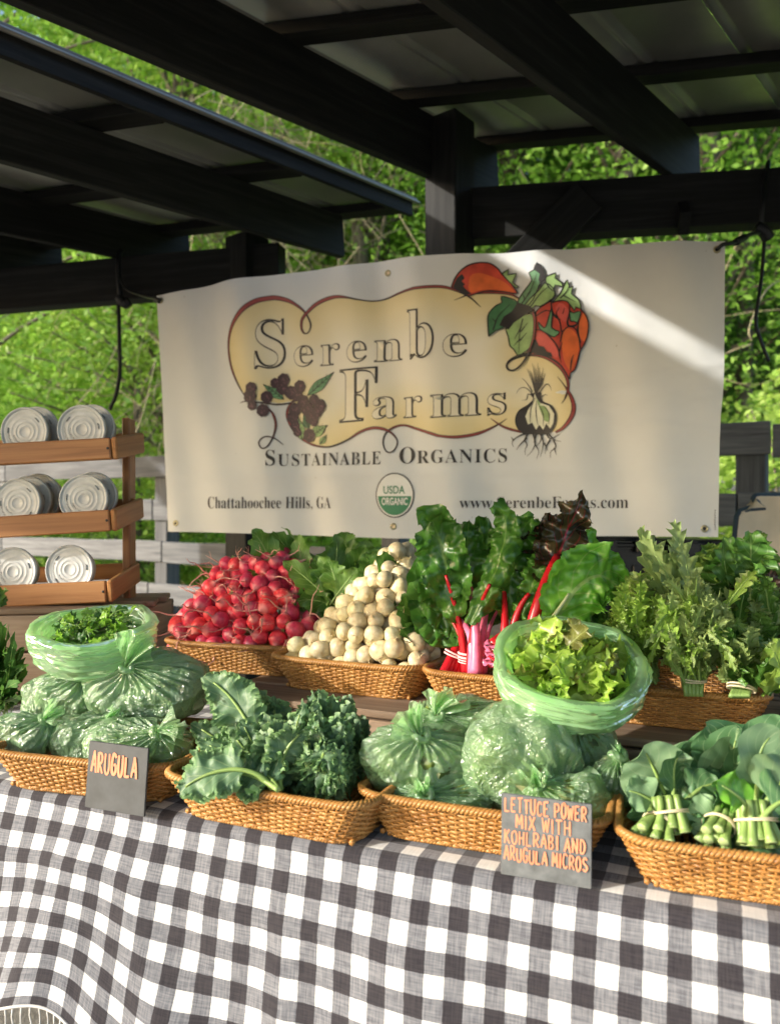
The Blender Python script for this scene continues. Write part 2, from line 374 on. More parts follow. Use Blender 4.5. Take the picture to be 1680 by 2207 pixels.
def build_forest():
    var = [tree_variant(1, 12, 3.0, .9), tree_variant(2, 14, 3.4, 1.6, mat='foliage2'), tree_variant(3, 10, 2.6, .5, size=.085),
           tree_variant(4, 13, 3.1, 2.4, mat='foliage3'), tree_variant(5, 8, 2.4, .3, size=.082, mat='foliage2')]
    spots = []
    rs = np.random.RandomState(11)
    for row, (y0, n, kinds) in enumerate([(9.5, 5, (0, 2, 4)), (12.5, 7, (0, 1, 2, 4)), (16, 9, (0, 1, 3)), (20.5, 10, (0, 1, 3)), (26, 11, (0, 3, 1))]):
        for i in range(n):
            x = (-.62 + 1.24 * (i + .5 + rs.uniform(-.3, .3)) / n) * y0 * 1.02; y = y0 + rs.uniform(-1.2, 1.2)
            if (x > .12 * y) and y < 15: k = 3 if rs.rand() < .6 else 0
            else: k = kinds[rs.randint(len(kinds))]
            spots.append((x, y, k, row))
    where = ['just beyond the fence', 'in the second rank', 'in mid wood', 'deep in the wood', 'at the far edge']
    kindn = ['broad bright green tree', 'tall yellow green tree', 'low spreading green tree', 'deep green shaded tree', 'small yellow green sapling tree']
    seen = {}
    for x, y, k, row in spots:
        q = x / y; side = ['past the left edge of view', 'at the left', 'left of the banner', 'behind the banner left end', 'behind the banner middle', 'behind the banner right end', 'right of the banner', 'past the right edge of view'][int(np.digitize(q, [-.52, -.40, -.28, -.12, .12, .36, .50]))]
        lb = f"{kindn[k]} {where[row]} {side}"; seen[lb] = seen.get(lb, 0) + 1
        if seen[lb] > 1: lb = lb.replace(kindn[k], ['', 'second', 'third', 'fourth'][seen[lb] - 1] + ' ' + kindn[k])
        o = empty('leafy_tree', (x, y, float(terrain(np.array(x), np.array(y))) - .1), lb, 'tree', 'trees of the wood behind the fence')
        s = rs.uniform(.85, 1.2); o.scale = (s, s, s * rs.uniform(.9, 1.15)); o.rotation_euler = (0, 0, rs.uniform(0, 6.28))
        put('crown', var[k][0], o); put('trunk', var[k][1], o)
    # shrubs close behind the fence
    def shrub(seed, r, h, mat, n=3600, size=.075):
        rs = np.random.RandomState(seed); a = rs.rand(n) * 6.28; q = rs.rand(n) ** .4
        C = np.stack([np.cos(a) * r * q, np.sin(a) * r * q, rs.rand(n) ** .8 * h * (1.15 - q * .6)], 1); C += .12 * (vn(C, 4, seed)[:, None] - .5)
        V, Fq, c = leaf_cloud(C, size, rs, cl=vn(C, 3.5, seed + 2) * .6 + rs.rand(n) * .4); st = [tube(bez([(0, 0, -.05), (.1 * np.cos(t), .1 * np.sin(t), h * .4), (r * .6 * np.cos(t), r * .6 * np.sin(t), h * .8)], 5), [.018, .015, .012, .008, .004], 4) for t in np.linspace(0, 5.6, 8)]
        Vt, Ft, _ = cat(st); return mesh('foliage', V, Fq, smooth=False, col=c, mat=M[mat]), mesh('stem', Vt, Ft, mat=M['bark'])
    sv = [shrub(21, .8, 1.3, 'foliage2'), shrub(22, .9, 1.0, 'foliage'), shrub(23, .6, 1.7, 'foliage2')]
    for x, y, k, s, lb in [(2.75, 4.6, 0, 1.15, 'bright yellow green shrub rising behind the fence at the right edge'), (3.1, 6.0, 2, 1.2, 'tall yellow green shrub behind the bright one at the right edge'),
                           (2.1, 5.3, 1, .62, 'low green shrub showing through the fence boards beside the banner'), (-1.3, 8.6, 1, 1.1, 'round green shrub on the grass bank left of the banner'),
                           (-2.9, 8.8, 0, 1.3, 'wide yellow green shrub behind the lidded tubs'), (-4.6, 8.2, 2, 1.1, 'tall shrub at the left edge of the grass bank'), (3.9, 7.4, 2, 1.3, 'leafy shrub at the foot of the shaded trees on the right'),
                           (0.6, 9.2, 1, 1.2, 'green shrub hidden low behind the banner'), (4.3, 9.3, 0, 1.6, 'large shrub under the trees far right')]:
        o = empty('leafy_shrub', (x, y, float(terrain(np.array(x), np.array(y)))), lb, 'shrub', 'shrubs behind the fence'); o.scale = (s, s, s); o.rotation_euler = (0, 0, x)
        put('foliage', sv[k][0], o); put('stem', sv[k][1], o)
    # pale trunks one can pick out
    for px, py0, py1, z, r, lb in [(305, 1000, 820, 9.0, .06, 'slim pale trunk just left of the banner'), (1120, 560, 120, 12, .13, 'pale trunk seen above the crossbeam over the banner'),
                              (1600, 1000, 300, 11, .13, 'dark trunk in the shaded wood right of the banner'), (1640, 1000, 300, 14, .12, 'second dark trunk in the shaded wood at the right edge'), (610, 640, 180, 10, .12, 'pale leaning trunk in the gap between the two roofs'), (690, 640, 220, 12, .14, 'thick trunk right of the leaning trunk between the roofs')]:
        b = P(px, py0, z); b.z = float(terrain(np.array(b.x), np.array(b.y))) - .1; tp = P(px + rnd.uniform(-25, 25), py1, z)
        pts = [b, b.lerp(tp, .5) + Vector((rnd.uniform(-.1, .1), 0, 0)), tp]
        o = empty('bare_trunk_tree', b, lb, 'tree'); V, Fq, _ = tube(bez(pts, 10), np.linspace(r, r * .6, 10), 10); part('trunk', V, Fq, M['bark'], o)
        br = [tube(bez([b.lerp(tp, f), b.lerp(tp, f) + Vector((rnd.uniform(-.5, .5), rnd.uniform(-.5, .5), .5)), b.lerp(tp, f) + Vector((rnd.uniform(-1.6, 1.6), rnd.uniform(-1, 1), rnd.uniform(.3, 1.6)))], 7), np.linspace(r * .3, .008, 7), 5) for f in (.35, .5, .62, .7, .8, .9, .97)]
        V, Fq, _ = cat(br); part('branch', V, Fq, M['bark'], o, kind='stuff')
    # tangle of dry vines in the gap between the roofs and left of the banner
    rs = np.random.RandomState(5); tb = []
    for cx, cy, z, n, sp in [(500, 240, 8.6, 120, 1.0), (620, 330, 9.0, 90, .8), (440, 520, 8.8, 60, .5), (330, 760, 8.4, 60, .6), (650, 560, 9, 60, .5), (1590, 620, 8.2, 14, .5), (330, 900, 8.6, 30, .5)]:
        for _ in range(n):
            a = npa(P(cx, cy, z)) + rs.randn(3) * sp; q = [a]
            dd = rs.randn(3); dd[2] -= .6
            for _ in range(3): dd = dd * .6 + rs.randn(3) * .55; q.append(q[-1] + dd * .35)
            tb.append(tube(cr(q, 4), rs.uniform(.002, .007), 3, cap=False))
    V, Fq, _ = cat(tb); o = put('vine_tangle', mesh('vine_tangle', V, Fq, mat=M['vine'])); tag(o, 'tangle of pale dry vines hanging in the trees', 'vines', kind='stuff')
    # far woods and grass
    n = 52000; a = rs.uniform(-.80, .80, n); rr = rs.uniform(30, 40, n); C = np.stack([np.sin(a) * rr, np.cos(a) * rr, rs.rand(n) ** .9 * 15 + 1], 1)
    V, Fq, c = leaf_cloud(C, .62, rs, cl=vn(C, .5, 4) * .6 + rs.rand(n) * .35); o = put('far_woods', mesh('far_woods', V, Fq, smooth=False, col=c, mat=M['foliage'])); tag(o, 'far wood closing the view as one green mass', 'woods', kind='stuff')
    n = 26000; x = rs.uniform(-6, 6, n); y = rs.uniform(3.4, 15, n); d = (x - FP[0]) * FN[0] + (y - FP[1]) * FN[1]; k = (d > .25); x, y = x[k], y[k]; n = len(x)
    b = np.stack([x, y, terrain(x, y)], 1); h = rs.uniform(.04, .13, (n, 1)); lean = rs.randn(n, 3) * .035; lean[:, 2] = 0; s = rs.randn(n, 3) * .006; s[:, 2] = 0
    V = np.stack([b - s, b + s, b + lean + h * np.array([0, 0, 1])], 1).reshape(-1, 3); o = put('grass_bank', mesh('grass_bank', V, np.arange(3 * n).reshape(-1, 3), smooth=False, col=np.repeat(rs.rand(n), 3), mat=M['grass'])); tag(o, 'short sunlit grass on the bank behind the fence', 'grass', kind='stuff')
build_forest()

# ------------------------------------------------------------------ board fence
def build_fence():
    p0 = Vector((1.56, 3.33, 0)); d = Vector((-3.21, 1.97, 0)).normalized(); n = Vector((.523, .852, 0))
    o = empty('board_fence', p0, 'weathered grey four board fence running behind banner and rack', 'fence')
    k = 0
    for j, h in enumerate((1.51, 1.215, .93, .64)):
        off = (0, .9, .3, 1.2)[j]
        for i in range(-2, 5):
            a = -1.9 + i * 1.83 + off * .15; b = a + 1.822
            k += 1
            board('board', p0 + d * a + Vector((0, 0, h + rnd.uniform(-.008, .008))), p0 + d * b + Vector((0, 0, h + rnd.uniform(-.008, .008))), .024, .142, M['grey_wood'], o, bev=.004, warp=.0025, seed=k)
    for i in range(-2, 6):
        b = p0 + d * (-1.9 + i * 1.83 + .08) + n * .075
        board('post', b + Vector((0, 0, -.2)), b + Vector((0, 0, 1.50)), .12, .12, M['grey_wood'], o, up=(n.x, n.y, 0), bev=.006)
        if i % 2 == 0:
            board('brace', b + d * .12 + n * .02 + Vector((0, 0, .05)), b + d * .42 + n * .02 + Vector((0, 0, 1.35)), .09, .04, M['grey_wood'], o, up=(n.x, n.y, 0))
    # return run of the same fencing further back on the right
    o2 = empty('board_fence', (2.6, 6.2, 0), 'lower grey board fence further back behind the right end', 'fence')
    q0 = Vector((1.2, 7.4, .0)); q1 = Vector((5.4, 5.2, 0))
    for h in (1.42, 1.08, .74): board('board', q0 + Vector((0, 0, h)), q1 + Vector((0, 0, h)), .024, .14, M['grey_wood'], o2, warp=.003, seed=int(h * 100))
    for f in (.08, .5, .92):
        b = q0.lerp(q1, f); board('post', b + Vector((0.03, .07, -.1)), b + Vector((.03, .07, 1.48)), .11, .11, M['grey_wood'], o2, up=(0, 1, 0))
build_fence()

# ------------------------------------------------------------------ the two open pavilions
def build_pavilions():
    Z = Vector((0, 0, 1)); bw = M['black_wood']
    def rafter(o, Q, d, t0, t1, w, h):
        rt = Vector((d.y, -d.x, 0)).normalized(); c = Q + rt * w / 2 + Z * h / 2
        board('rafter', c + d * t0, c + d * t1, w, h, bw, o, warp=0)
    def sheets(o, Q, d, b, t0, t1, widths, s0):
        nrm = d.cross(b).normalized(); nrm = nrm if nrm.z > 0 else -nrm; s = s0
        for w in widths:
            prof = [(0, 0), (.012, .022), (.034, .022), (.046, 0), (w * .5 - .03, 0), (w * .5 - .022, .010), (w * .5 - .006, .010), (w * .5, 0), (w * .5 + .02, 0), (w * .5 + .028, .010), (w * .5 + .044, .010), (w * .5 + .052, 0), (w, 0)]
            V = []
            ts = np.linspace(t0, t1, 10)
            for t in ts:
                for (u, z) in prof: V.append(npa(Q + d * t + b * (s + u) + nrm * z))
            V = np.array(V); off = npa(nrm) * .0012
            n = len(prof); F1 = gridf(len(ts) - 1, n - 1); F2 = F1[:, ::-1] + len(V)
            part('roof_sheet', np.concatenate([V, V + off]), np.concatenate([F1, F2]), M['metal_roof'], o, smooth=False); s += w + .002
    # ---- right pavilion
    d1 = Vector((.615, .783, .096)).normalized(); b1 = Vector((.982, -.190, 0)).normalized()
    Q = P(915, 385, 3.0); o = empty('open_pavilion', (0.24, 2.95, 0), 'black timber pavilion with metal roof overhead, its post behind the banner', 'pavilion')
    Q2 = P(1412, 370, 2.86)
    sp = (Q2 - Q); rafter(o, Q, d1, -5.2, .50, .038, .235); rafter(o, Q2, d1, -5.0, .42, .038, .235)
    for k in (1, 2, 3): rafter(o, Q2 + Vector((sp.x, sp.y, 0)) * k, d1, -5.0, .42, .038, .235)
    base = Q + Z * .235 + b1 * (-.03)
    rh = lambda t: base + d1 * t + Z * .019
    for t in (-4.55, -3.95, -3.3, -2.65, -2.05, -1.42, -.78, -.16, .44):
        board('purlin', rh(t) + Z * .0, rh(t) + b1 * 4.2, .088, .038, bw, o, up=d1.cross(b1) * -1 if d1.cross(b1).z < 0 else d1.cross(b1), bev=.002)
    sheets(o, base + Z * .040, d1, b1, -5.1, .52, [.62] * 7, -.02)
    C = Vector((.244, 2.90, 0)); a = Vector((-.787, .617, 0)); dh = Vector((.617, .787, 0)); pc = C + a * .07 + dh * .07
    board('post', pc, pc + Z * 2.72, .14, .14, bw, o, up=a, bev=.004)
    bd = Vector((1.13, -.18, 0)).normalized(); bp = Vector((.285, 3.045, 2.358))
    board('crossbeam', bp, bp + bd * 3.4, .09, .20, bw, o, bev=.004, warp=.001)
    board('knee_brace', P(1085, 610, 2.93) + Vector((0, .0, 0)), P(1265, 425, 2.915), .045, .14, bw, o, up=(-.6, 0, .6), bev=.003)
    board('knee_brace', Q2 + Vector((.10, -.02, -.2)), Q2 + Vector((.16, .30, .12)), .04, .09, bw, o, bev=.003)
    pr = bp + bd * 3.3; pr.z = 0; board('post', pr, pr + Z * 2.6, .14, .14, bw, o, up=a)
    # ---- left pavilion
    d2 = Vector((.601, .795, .078)).normalized(); b2 = Vector((.967, -.256, 0)).normalized()
    o = empty('open_pavilion', (-.634, 3.42, 0), 'black timber pavilion with low metal roof at left, beyond the lidded tubs', 'pavilion')
    tip = P(885, 447, 3.62); Q1 = P(728, 557, 3.63)
    rafter(o, Q1, d2, LROOF_T0, 0, .038, .19)
    Qb = Vector((-1.31, 3.67, P(245, 557, 3.67).z)); rafter(o, Qb, d2, LROOF_T0 + .2, .42, .038, .19)
    Qc = Vector((-2.03, 3.87, Qb.z)); rafter(o, Qc, d2, LROOF_T0 + .2, .40, .038, .19)
    for k in (1, 2, 3): rafter(o, Qc + Vector((-.8, .22, 0)) * k, d2, LROOF_T0 + .2, .40, .038, .19)
    top = tip + Z * .02
    for t in [-.07 - .66 * i for i in range(8)]:
        if t < LROOF_T0 - .3: break
        board('purlin', tip + d2 * t - Z * .012 - b2 * .02, tip + d2 * t - b2 * 4.4 - Z * .012, .088, .038, bw, o, bev=.002)
    sheets(o, top - b2 * 4.4, d2, b2, LROOF_T0, .02, [.62] * 7 + [.06], .0)
    board('fascia', tip + d2 * LROOF_T0 - Z * .005, tip + d2 * .0 - Z * .005, .022, .075, bw, o, bev=.002)
    V, Fq = [], []
    e0, e1 = tip + d2 * LROOF_T0 + Z * .036, tip + d2 * .02 + Z * .036; rt = Vector((d2.y, -d2.x, 0)).normalized()
    board('drip_edge', e0 + rt * .017, e1 + rt * .017, .014, .012, M['fence_steel'], o, bev=.002)
    bb0 = Vector((-3.4, 4.22, 2.29)); bb1 = Vector((-.48, 3.448, 2.29)); board('crossbeam', bb0, bb1, .09, .20, bw, o, bev=.004, warp=.001)
    C = Vector((-.634, 3.40, 0)); pc = C + a * .07 + dh * .07; board('post', pc, pc + Z * 2.44, .14, .14, bw, o, up=a, bev=.004)
    pl = bb0 + Vector((.2, 0, 0)); pl.z = 0; board('post', pl, pl + Z * 2.4, .14, .14, bw, o, up=a)
    q = Q1 + d2 * (LROOF_T0 + .4); 
    return o
LROOF_T0 = -4.45
build_pavilions()

# ------------------------------------------------------------------ the banner and its print
BN = np.array([-.2806, -.9598, 0.0])
def interp(x, pts):
    return np.interp(x, [p[0] for p in pts], [p[1] for p in pts])
def smooth_interp(x, pts):
    c = cr(np.array(pts, float), 12); return np.interp(x, c[:, 0], c[:, 1])
TOPE = [(330, 639), (440, 619), (534, 600), (728, 574), (942, 551), (1262, 534), (1565, 517)]
BOTE = [(355, 1146), (497, 1149), (700, 1156), (917, 1162), (1100, 1158), (1315, 1156), (1550, 1158)]
LEFTE = [(510, 336), (637, 337), (888, 353), (1063, 361), (1160, 364)]
RIGHTE = [(510, 1563), (690, 1561), (826, 1559), (932, 1551), (1158, 1547)]
def BP(px, py, off=0.0):
    px = np.asarray(px, float); py = np.asarray(py, float); k = (px - CX) / F_; y = 2.68 / (1 + .2924 * k)
    Pw = np.stack([k * y, y, HC - (py - CY) / F_ * y], -1)
    s = Pw[..., 0] * .9598; z = Pw[..., 2]
    top = np.clip((z - 1.1) / .9, 0, 1)
    w = .010 * np.sin(s * 9 + .6) + .006 * np.sin(s * 19 + 2 + z * 1.5) + .004 * np.sin(s * 31 + z * 6)
    cre = lambda a0, b0, x0, wd, amp: amp * np.exp(-((z - (a0 + b0 * s)) / wd) ** 2) * (1 / (1 + np.exp(-(s - x0) * 12)))
    w = w + cre(1.54, .02, .30, .008, .004) + cre(1.50, .16, .45, .010, .005) + cre(1.62, -.18, .50, .012, .004) + cre(1.335, 0, -2, .01, .002)
    w = w + .010 * (vn(np.stack([s, z * .8, s * 0], -1), 5, 9) - .5) + .005 * (vn(np.stack([s, z, s * 0 + 2], -1), 14, 8) - .5) * np.clip(s * 2, 0.1, 1)
    e = np.clip((s - .98) / .12, 0, 1); w = w + .02 * e ** 2
    return Pw + BN * (w + off)[..., None]
def build_banner():
    org = Vector((.08, 2.6, 1.1)); o = empty('banner', org, 'large cream vinyl farm banner printed with lettering, tomatoes and garlic', 'banner')
    nu, nv = 150, 84
    U, Vv = np.meshgrid(np.linspace(0, 1, nu + 1), np.linspace(0, 1, nv + 1), indexing='ij')
    px = 345 + U * 1210; py = 600 + Vv * 540
    for _ in range(8):
        T = smooth_interp(px, TOPE); B = smooth_interp(px, BOTE); py = T + (B - T) * Vv
        Lx = smooth_interp(py, LEFTE); Rx = smooth_interp(py, RIGHTE); px = Lx + (Rx - Lx) * U
    V = BP(px, py).reshape(-1, 3); F1 = gridf(nu, nv)
    t = NT('banner_vinyl'); c = t.coord()
    st = t.noise(t.coord(scale=(1, 1, 1)), 2.2, 5, .6); col = t.ramp(st, [(.3, (.66, .68, .685)), (.7, (.75, .77, .77))])
    fine = t.noise(c, 90, 3); sp = t.ramp(t.noise(c, 55, 2), [(.20, (0, 0, 0)), (.23, (1, 1, 1))]); col = t.mix(t.math('SUBTRACT', 1.0, sp), col, (.35, .33, .29))
    t.col(col); t.set(Roughness=.42); t.b.inputs['Specular IOR Level'].default_value = .4
    t.l(t.bump(t.noise(t.coord(scale=(1, 1, .35)), 14, 4), .25, .01), t.b.inputs['Normal'])
    tr = t.n('BsdfTranslucent'); tr.inputs[0].default_value = (.68, .68, .64, 1); mx = t.n('MixShader'); mx.inputs[0].default_value = .16
    t.l(t.b.outputs[0], mx.inputs[1]); t.l(tr.outputs[0], mx.inputs[2]); t.l(mx.outputs[0], t.out.inputs[0])
    Vb = V - BN * .0008
    part('sheet', np.concatenate([V, Vb]), np.concatenate([F1, F1[:, ::-1] + len(V)]), t.m, o)
    ink = {}
    def im(name, c, var=.12):
        if name not in ink: ink[name] = m_simple('print_' + name, c, .5, 0, var, 22)
        return ink[name]
    black = im('black_ink', (.018, .015, .016)); brown = im('maroon', (.28, .045, .04)); cream = None
    def add(name, V2, F, off, mat, uv=None, col=None):
        V3 = BP(V2[:, 0], V2[:, 1], off) - npa(org); return put(name, mesh(name, V3, F, uv=uv, col=col, mat=mat), o)
    def cutgrid(bm, step):
        xs = [v.co.x for v in bm.verts]; ys = [v.co.y for v in bm.verts]
        for ax, a, b in ((0, min(xs), max(xs)), (1, min(ys), max(ys))):
            q = math.ceil(a / step) * step
            while q < b:
                n = (1, 0, 0) if ax == 0 else (0, 1, 0); bmesh.ops.bisect_plane(bm, geom=bm.verts[:] + bm.edges[:] + bm.faces[:], plane_co=(q, q, 0), plane_no=n); q += step
    def fill(name, poly, off, mat, step=16, smoothn=0, grad=False):
        poly = np.array(poly, float)
        if smoothn: poly = cr(np.concatenate([poly, poly[:1]]), smoothn)[:-1]
        bm = bmesh.new(); vs = [bm.verts.new((p[0], p[1], 0)) for p in poly]
        from mathutils.geometry import tessellate_polygon
        for tri in tessellate_polygon([[Vector((p[0], p[1], 0)) for p in poly]]):
            try: bm.faces.new([vs[i] for i in tri])
            except ValueError: pass
        cutgrid(bm, step); bmesh.ops.recalc_face_normals(bm, faces=bm.faces); bmesh.ops.triangulate(bm, faces=bm.faces)
        V2 = np.array([v.co[:2] for v in bm.verts]); bm.verts.index_update(); F = np.array([[v.index for v in f.verts] for f in bm.faces]); bm.free()
        col = None
        if grad:
            d = np.min(np.linalg.norm(V2[:, None] - poly[None], axis=2), axis=1); col = np.clip(d / grad, 0, 1)
        return add(name, V2, F, off, mat, col=col)
    def stroke(name, pts, w, off, mat, n=8, wf=None):
        C = cr(pts, n); m = len(C); w_ = np.interp(np.linspace(0, 1, m), np.linspace(0, 1, len(w)), w) if hasattr(w, '__len__') else np.full(m, w)
        T = np.gradient(C, axis=0); T /= np.linalg.norm(T, axis=1)[:, None] + 1e-9; N = np.stack([-T[:, 1], T[:, 0]], 1)
        V2 = np.stack([C + N * w_[:, None] / 2, C - N * w_[:, None] / 2], 1).reshape(-1, 2); i = np.arange(m - 1)[:, None] * 2
        return V2, (i + np.array([0, 1, 3, 2]))
    def strokes(name, lst, off, mat, n=8):
        Vs, Fs, k = [], [], 0
        for pts, w in lst:
            a, b = stroke('', pts, w, off, mat, n); Vs.append(a); Fs.append(b + k); k += len(a)
        q_ = add(name, np.concatenate(Vs), np.concatenate(Fs), off, mat); q_['kind'] = 'stuff'; return q_
    A = lambda l: [(492.2 + .2441 * x, 557.8 + .2441 * y) for x, y in l]
    B3 = lambda l: [(328.1 + .43944 * x, 492.2 + .43944 * y) for x, y in l]
    B4 = lambda l: [(941.7 + .43944 * x, 492.2 + .43944 * y) for x, y in l]
    T4 = lambda l: [(943.3 + .2197 * x, 541.4 + .2197 * y) for x, y in l]      # the close view of the right half
    # ---- cream field
    left = A([(165, 1210), (95, 1110), (42, 985), (15, 870), (12, 760), (32, 650), (80, 550), (155, 455), (250, 382), (350, 352), (420, 346), (520, 370), (600, 415), (665, 470), (690, 490), (705, 470), (765, 405), (855, 360), (950, 340), (1050, 350), (1150, 368), (1270, 376), (1380, 358), (1500, 315), (1600, 285), (1680, 270)])
    topr = B3([(1420, 293), (1500, 313), (1555, 335)]) + B4([(160, 328), (220, 318), (300, 315), (360, 325)]) + B4([(420, 350), (470, 400), (485, 480), (470, 560), (440, 618), (520, 632), (590, 672), (628, 722), (640, 790), (655, 830), (666, 880), (652, 930), (618, 975), (578, 998), (430, 998), (360, 983), (308, 965)])
    bott = B4([(290, 962), (200, 1003), (100, 1023), (20, 1019)]) + B3([(1380, 1009), (1300, 983), (1240, 965), (1190, 973), (1160, 985), (1130, 982), (1080, 980), (1020, 998), (960, 1033), (900, 1060), (850, 1070), (780, 1058), (720, 1023), (682, 975), (660, 920), (668, 870), (700, 840), (620, 858), (540, 850), (480, 840)])
    t = NT('print_cream'); a = t.n('Attribute', attribute_name='col'); t.col(t.ramp(a.outputs['Fac'], [(0, (.64, .53, .26)), (.30, (.69, .60, .35)), (.75, (.70, .66, .50)), (1, (.72, .69, .58))])); t.set(Roughness=.45)
    fill('cream_field', left + topr + bott, .0012, t.m, step=14, grad=105)
    # ---- scroll outline
    L1 = A([(120, 1282), (165, 1262)]); 
    s1 = A([(165, 1225), (95, 1110), (40, 985), (15, 870), (10, 760), (30, 650), (75, 550), (150, 450), (250, 377), (350, 347), (420, 342), (520, 366), (600, 411), (665, 467), (708, 545), (715, 600), (690, 650), (655, 650), (634, 600), (642, 530), (690, 465), (760, 400), (850, 356), (950, 336), (1050, 345), (1150, 364), (1270, 373), (1380, 355), (1500, 311), (1600, 281), (1680, 266)]) + B3([(1420, 290), (1500, 311), (1560, 342), (1610, 387)])
    w1 = [2, 4, 5, 5, 5, 6, 8, 10, 11, 11, 11, 10, 7, 5, 4, 4, 3, 3, 5, 6, 7, 8, 9, 9, 7, 4, 3, 3, 4, 5, 6, 7, 7, 5, 4, 1]
    s2 = B4([(85, 355), (160, 325), (220, 315), (300, 312), (360, 320), (405, 345)])
    s3 = B4([(470, 395), (487, 480), (470, 560), (430, 640), (385, 688), (352, 692), (342, 668), (375, 638), (440, 622), (520, 632), (590, 672), (630, 722), (643, 780), (630, 830), (610, 862)])
    s4 = B4([(590, 730), (625, 775), (655, 825), (670, 880), (657, 930), (620, 978), (580, 1002)]); s5 = B4([(430, 1002), (360, 986), (310, 966), (258, 930)])
    s6 = B4([(340, 933), (290, 966), (200, 1006), (100, 1026), (20, 1022)]) + B3([(1380, 1012), (1300, 986), (1240, 968), (1190, 976), (1150, 1005), (1135, 1050), (1148, 1092), (1172, 1100), (1196, 1078), (1202, 1040), (1172, 1003), (1130, 985), (1080, 982), (1020, 1000), (960, 1036), (900, 1063), (850, 1073), (780, 1061), (720, 1026), (680, 977), (657, 920), (666, 870), (700, 830), (735, 795)])
    s7 = B3([(440, 860), (470, 852), (540, 858), (620, 864), (690, 847), (725, 810)]); s8 = B3([(572, 880), (598, 920), (608, 970), (595, 1030), (570, 1073), (545, 1080), (533, 1052), (560, 1025), (600, 1030), (642, 1062)])
    S = [(s1, w1), (s2, [1, 4, 6, 6, 6, 3]), (s3, [5, 5, 5, 4, 3, 3, 3, 3, 4, 6, 8, 8, 6, 4, 1]), (s4, [1, 3, 8, 10, 10, 8, 5]), (s5, [5, 6, 5, 1]), (s6, [1, 4, 7, 7, 6, 7, 6, 5, 5, 4, 3, 3, 3, 3, 3, 5, 7, 7, 6, 4, 4, 4, 5, 6, 6, 6, 5, 4, 2]), (s7, [1, 3, 4, 4, 3, 2]), (s8, [2, 5, 5, 3, 3, 3, 3, 3, 3, 1])]
    strokes('scroll_outline', S, .0024, black); strokes('scroll_core', [(p, [max(.1, x - 3.4) if x > 4 else .1 for x in w]) for p, w in S], .0030, brown)
    # ---- blackberries and their leaves
    drk = im('berry', (.045, .02, .026)); drk2 = im('berry_light', (.16, .07, .09), .3)
    gr_d = im('leaf_dark', (.05, .17, .07), .3); gr_l = im('leaf_light', (.26, .40, .15), .3); gr_m = im('leaf_mid', (.12, .28, .13), .3)
    def leafp(base, tipp, wd, off, mc):
        b = np.array(base, float); tt = np.array(tipp, float); d = tt - b; n = np.array([-d[1], d[0]]) / np.linalg.norm(d)
        pl = [b, b + d * .25 + n * wd * .8, b + d * .5 + n * wd, b + d * .8 + n * wd * .35, tt, b + d * .75 - n * wd * .45, b + d * .45 - n * wd, b + d * .2 - n * wd * .7]
        fill('leaf_print', [b + (q - b) * 1.10 - d * .03 for q in pl], off, black, 12, 4); fill('leaf_print', pl, off + .0006, mc, 12, 4)
        strokes('leaf_veins', [([b, b + d * .5 + n * 1, tt], [2.2, 1.5, .8])] + [([b + d * f, b + d * (f + .14) + n * sg * wd * .7], [1.6, .7]) for f in (.2, .38, .56, .72) for sg in (-1, 1)], off + .0011, black, 3)
    for bs, tp, wd, c in [((690, 1205), (912, 1010), 42, gr_m), ((480, 1240), (325, 1120), 38, gr_m), ((640, 1600), (590, 1380), 40, gr_l), ((720, 1560), (862, 1475), 46, gr_l), ((700, 1500), (655, 1380), 34, gr_d), ((800, 1640), (860, 1560), 26, gr_l)]:
        b_, t_ = A([bs, tp]); leafp(b_, t_, wd * .2441, .0034, c)
    berries = [(218, 1150, 40), (210, 1220, 46), (230, 1300, 34), (320, 1345, 42), (348, 1225, 40), (412, 1098, 34), (478, 1065, 42), (470, 1145, 42), (545, 1180, 46), (620, 1125, 42), (590, 1200, 44), (650, 1260, 44), (750, 1245, 36), (800, 1300, 46), (690, 1330, 46), (780, 1350, 38), (735, 1400, 48), (580, 1330, 44), (560, 1400, 40), (750, 1440, 30), (580, 1470, 34), (705, 1560, 46), (600, 1530, 30)]
    rs = np.random.RandomState(3); Vs, dots = [], []
    for k, (x, y, r) in enumerate(berries):
        (cx, cy), = A([(x, y)]); rr = r * .2441 * 1.22; an = np.linspace(0, 6.283, 19)[:-1]; pl = [(cx + math.cos(q) * rr * (1 + .07 * math.cos(q * 7)), cy + math.sin(q) * rr * 1.12 * (1 + .07 * math.cos(q * 7))) for q in an]
        fill('berry_print', pl, .0046, drk, 14)
        for _ in range(9):
            q = rs.uniform(0, 6.28); f = rs.uniform(0, .75) * rr; dots.append(([(cx + math.cos(q) * f, cy + math.sin(q) * f), (cx + math.cos(q) * f + 1.6, cy + math.sin(q) * f + .8), (cx + math.cos(q) * f + 2.2, cy + math.sin(q) * f + 2.4)], [1.3, 1.6, .8]))
    strokes('berry_drupelets', dots, .0051, drk2, 3)
    # ---- tomatoes
    red = im('tomato_red', (.50, .055, .03), .25); red2 = im('tomato_orange', (.66, .13, .03), .2); red3 = im('tomato_pink', (.62, .10, .08), .2)
    def blob(name, l, off, mat, ol=True, sm=5, w=3):
        if ol: strokes('print_outline', [(list(l) + [l[0]], w)], off + .0012, black, sm)
        fill(name, l, off, mat, 14, sm)
    t1 = T4([(135, 360), (175, 265), (240, 185), (320, 135), (420, 110), (510, 115), (580, 160), (620, 215), (690, 280), (740, 350), (770, 410), (640, 392), (500, 385), (400, 410), (300, 440), (220, 400)])
    blob('tomato_print', t1, .0034, red); fill('tomato_highlight', T4([(300, 370), (320, 250), (400, 215), (520, 240), (640, 290), (730, 370), (740, 395), (560, 372), (420, 385), (330, 410)]), .0040, red2, 14, 5)
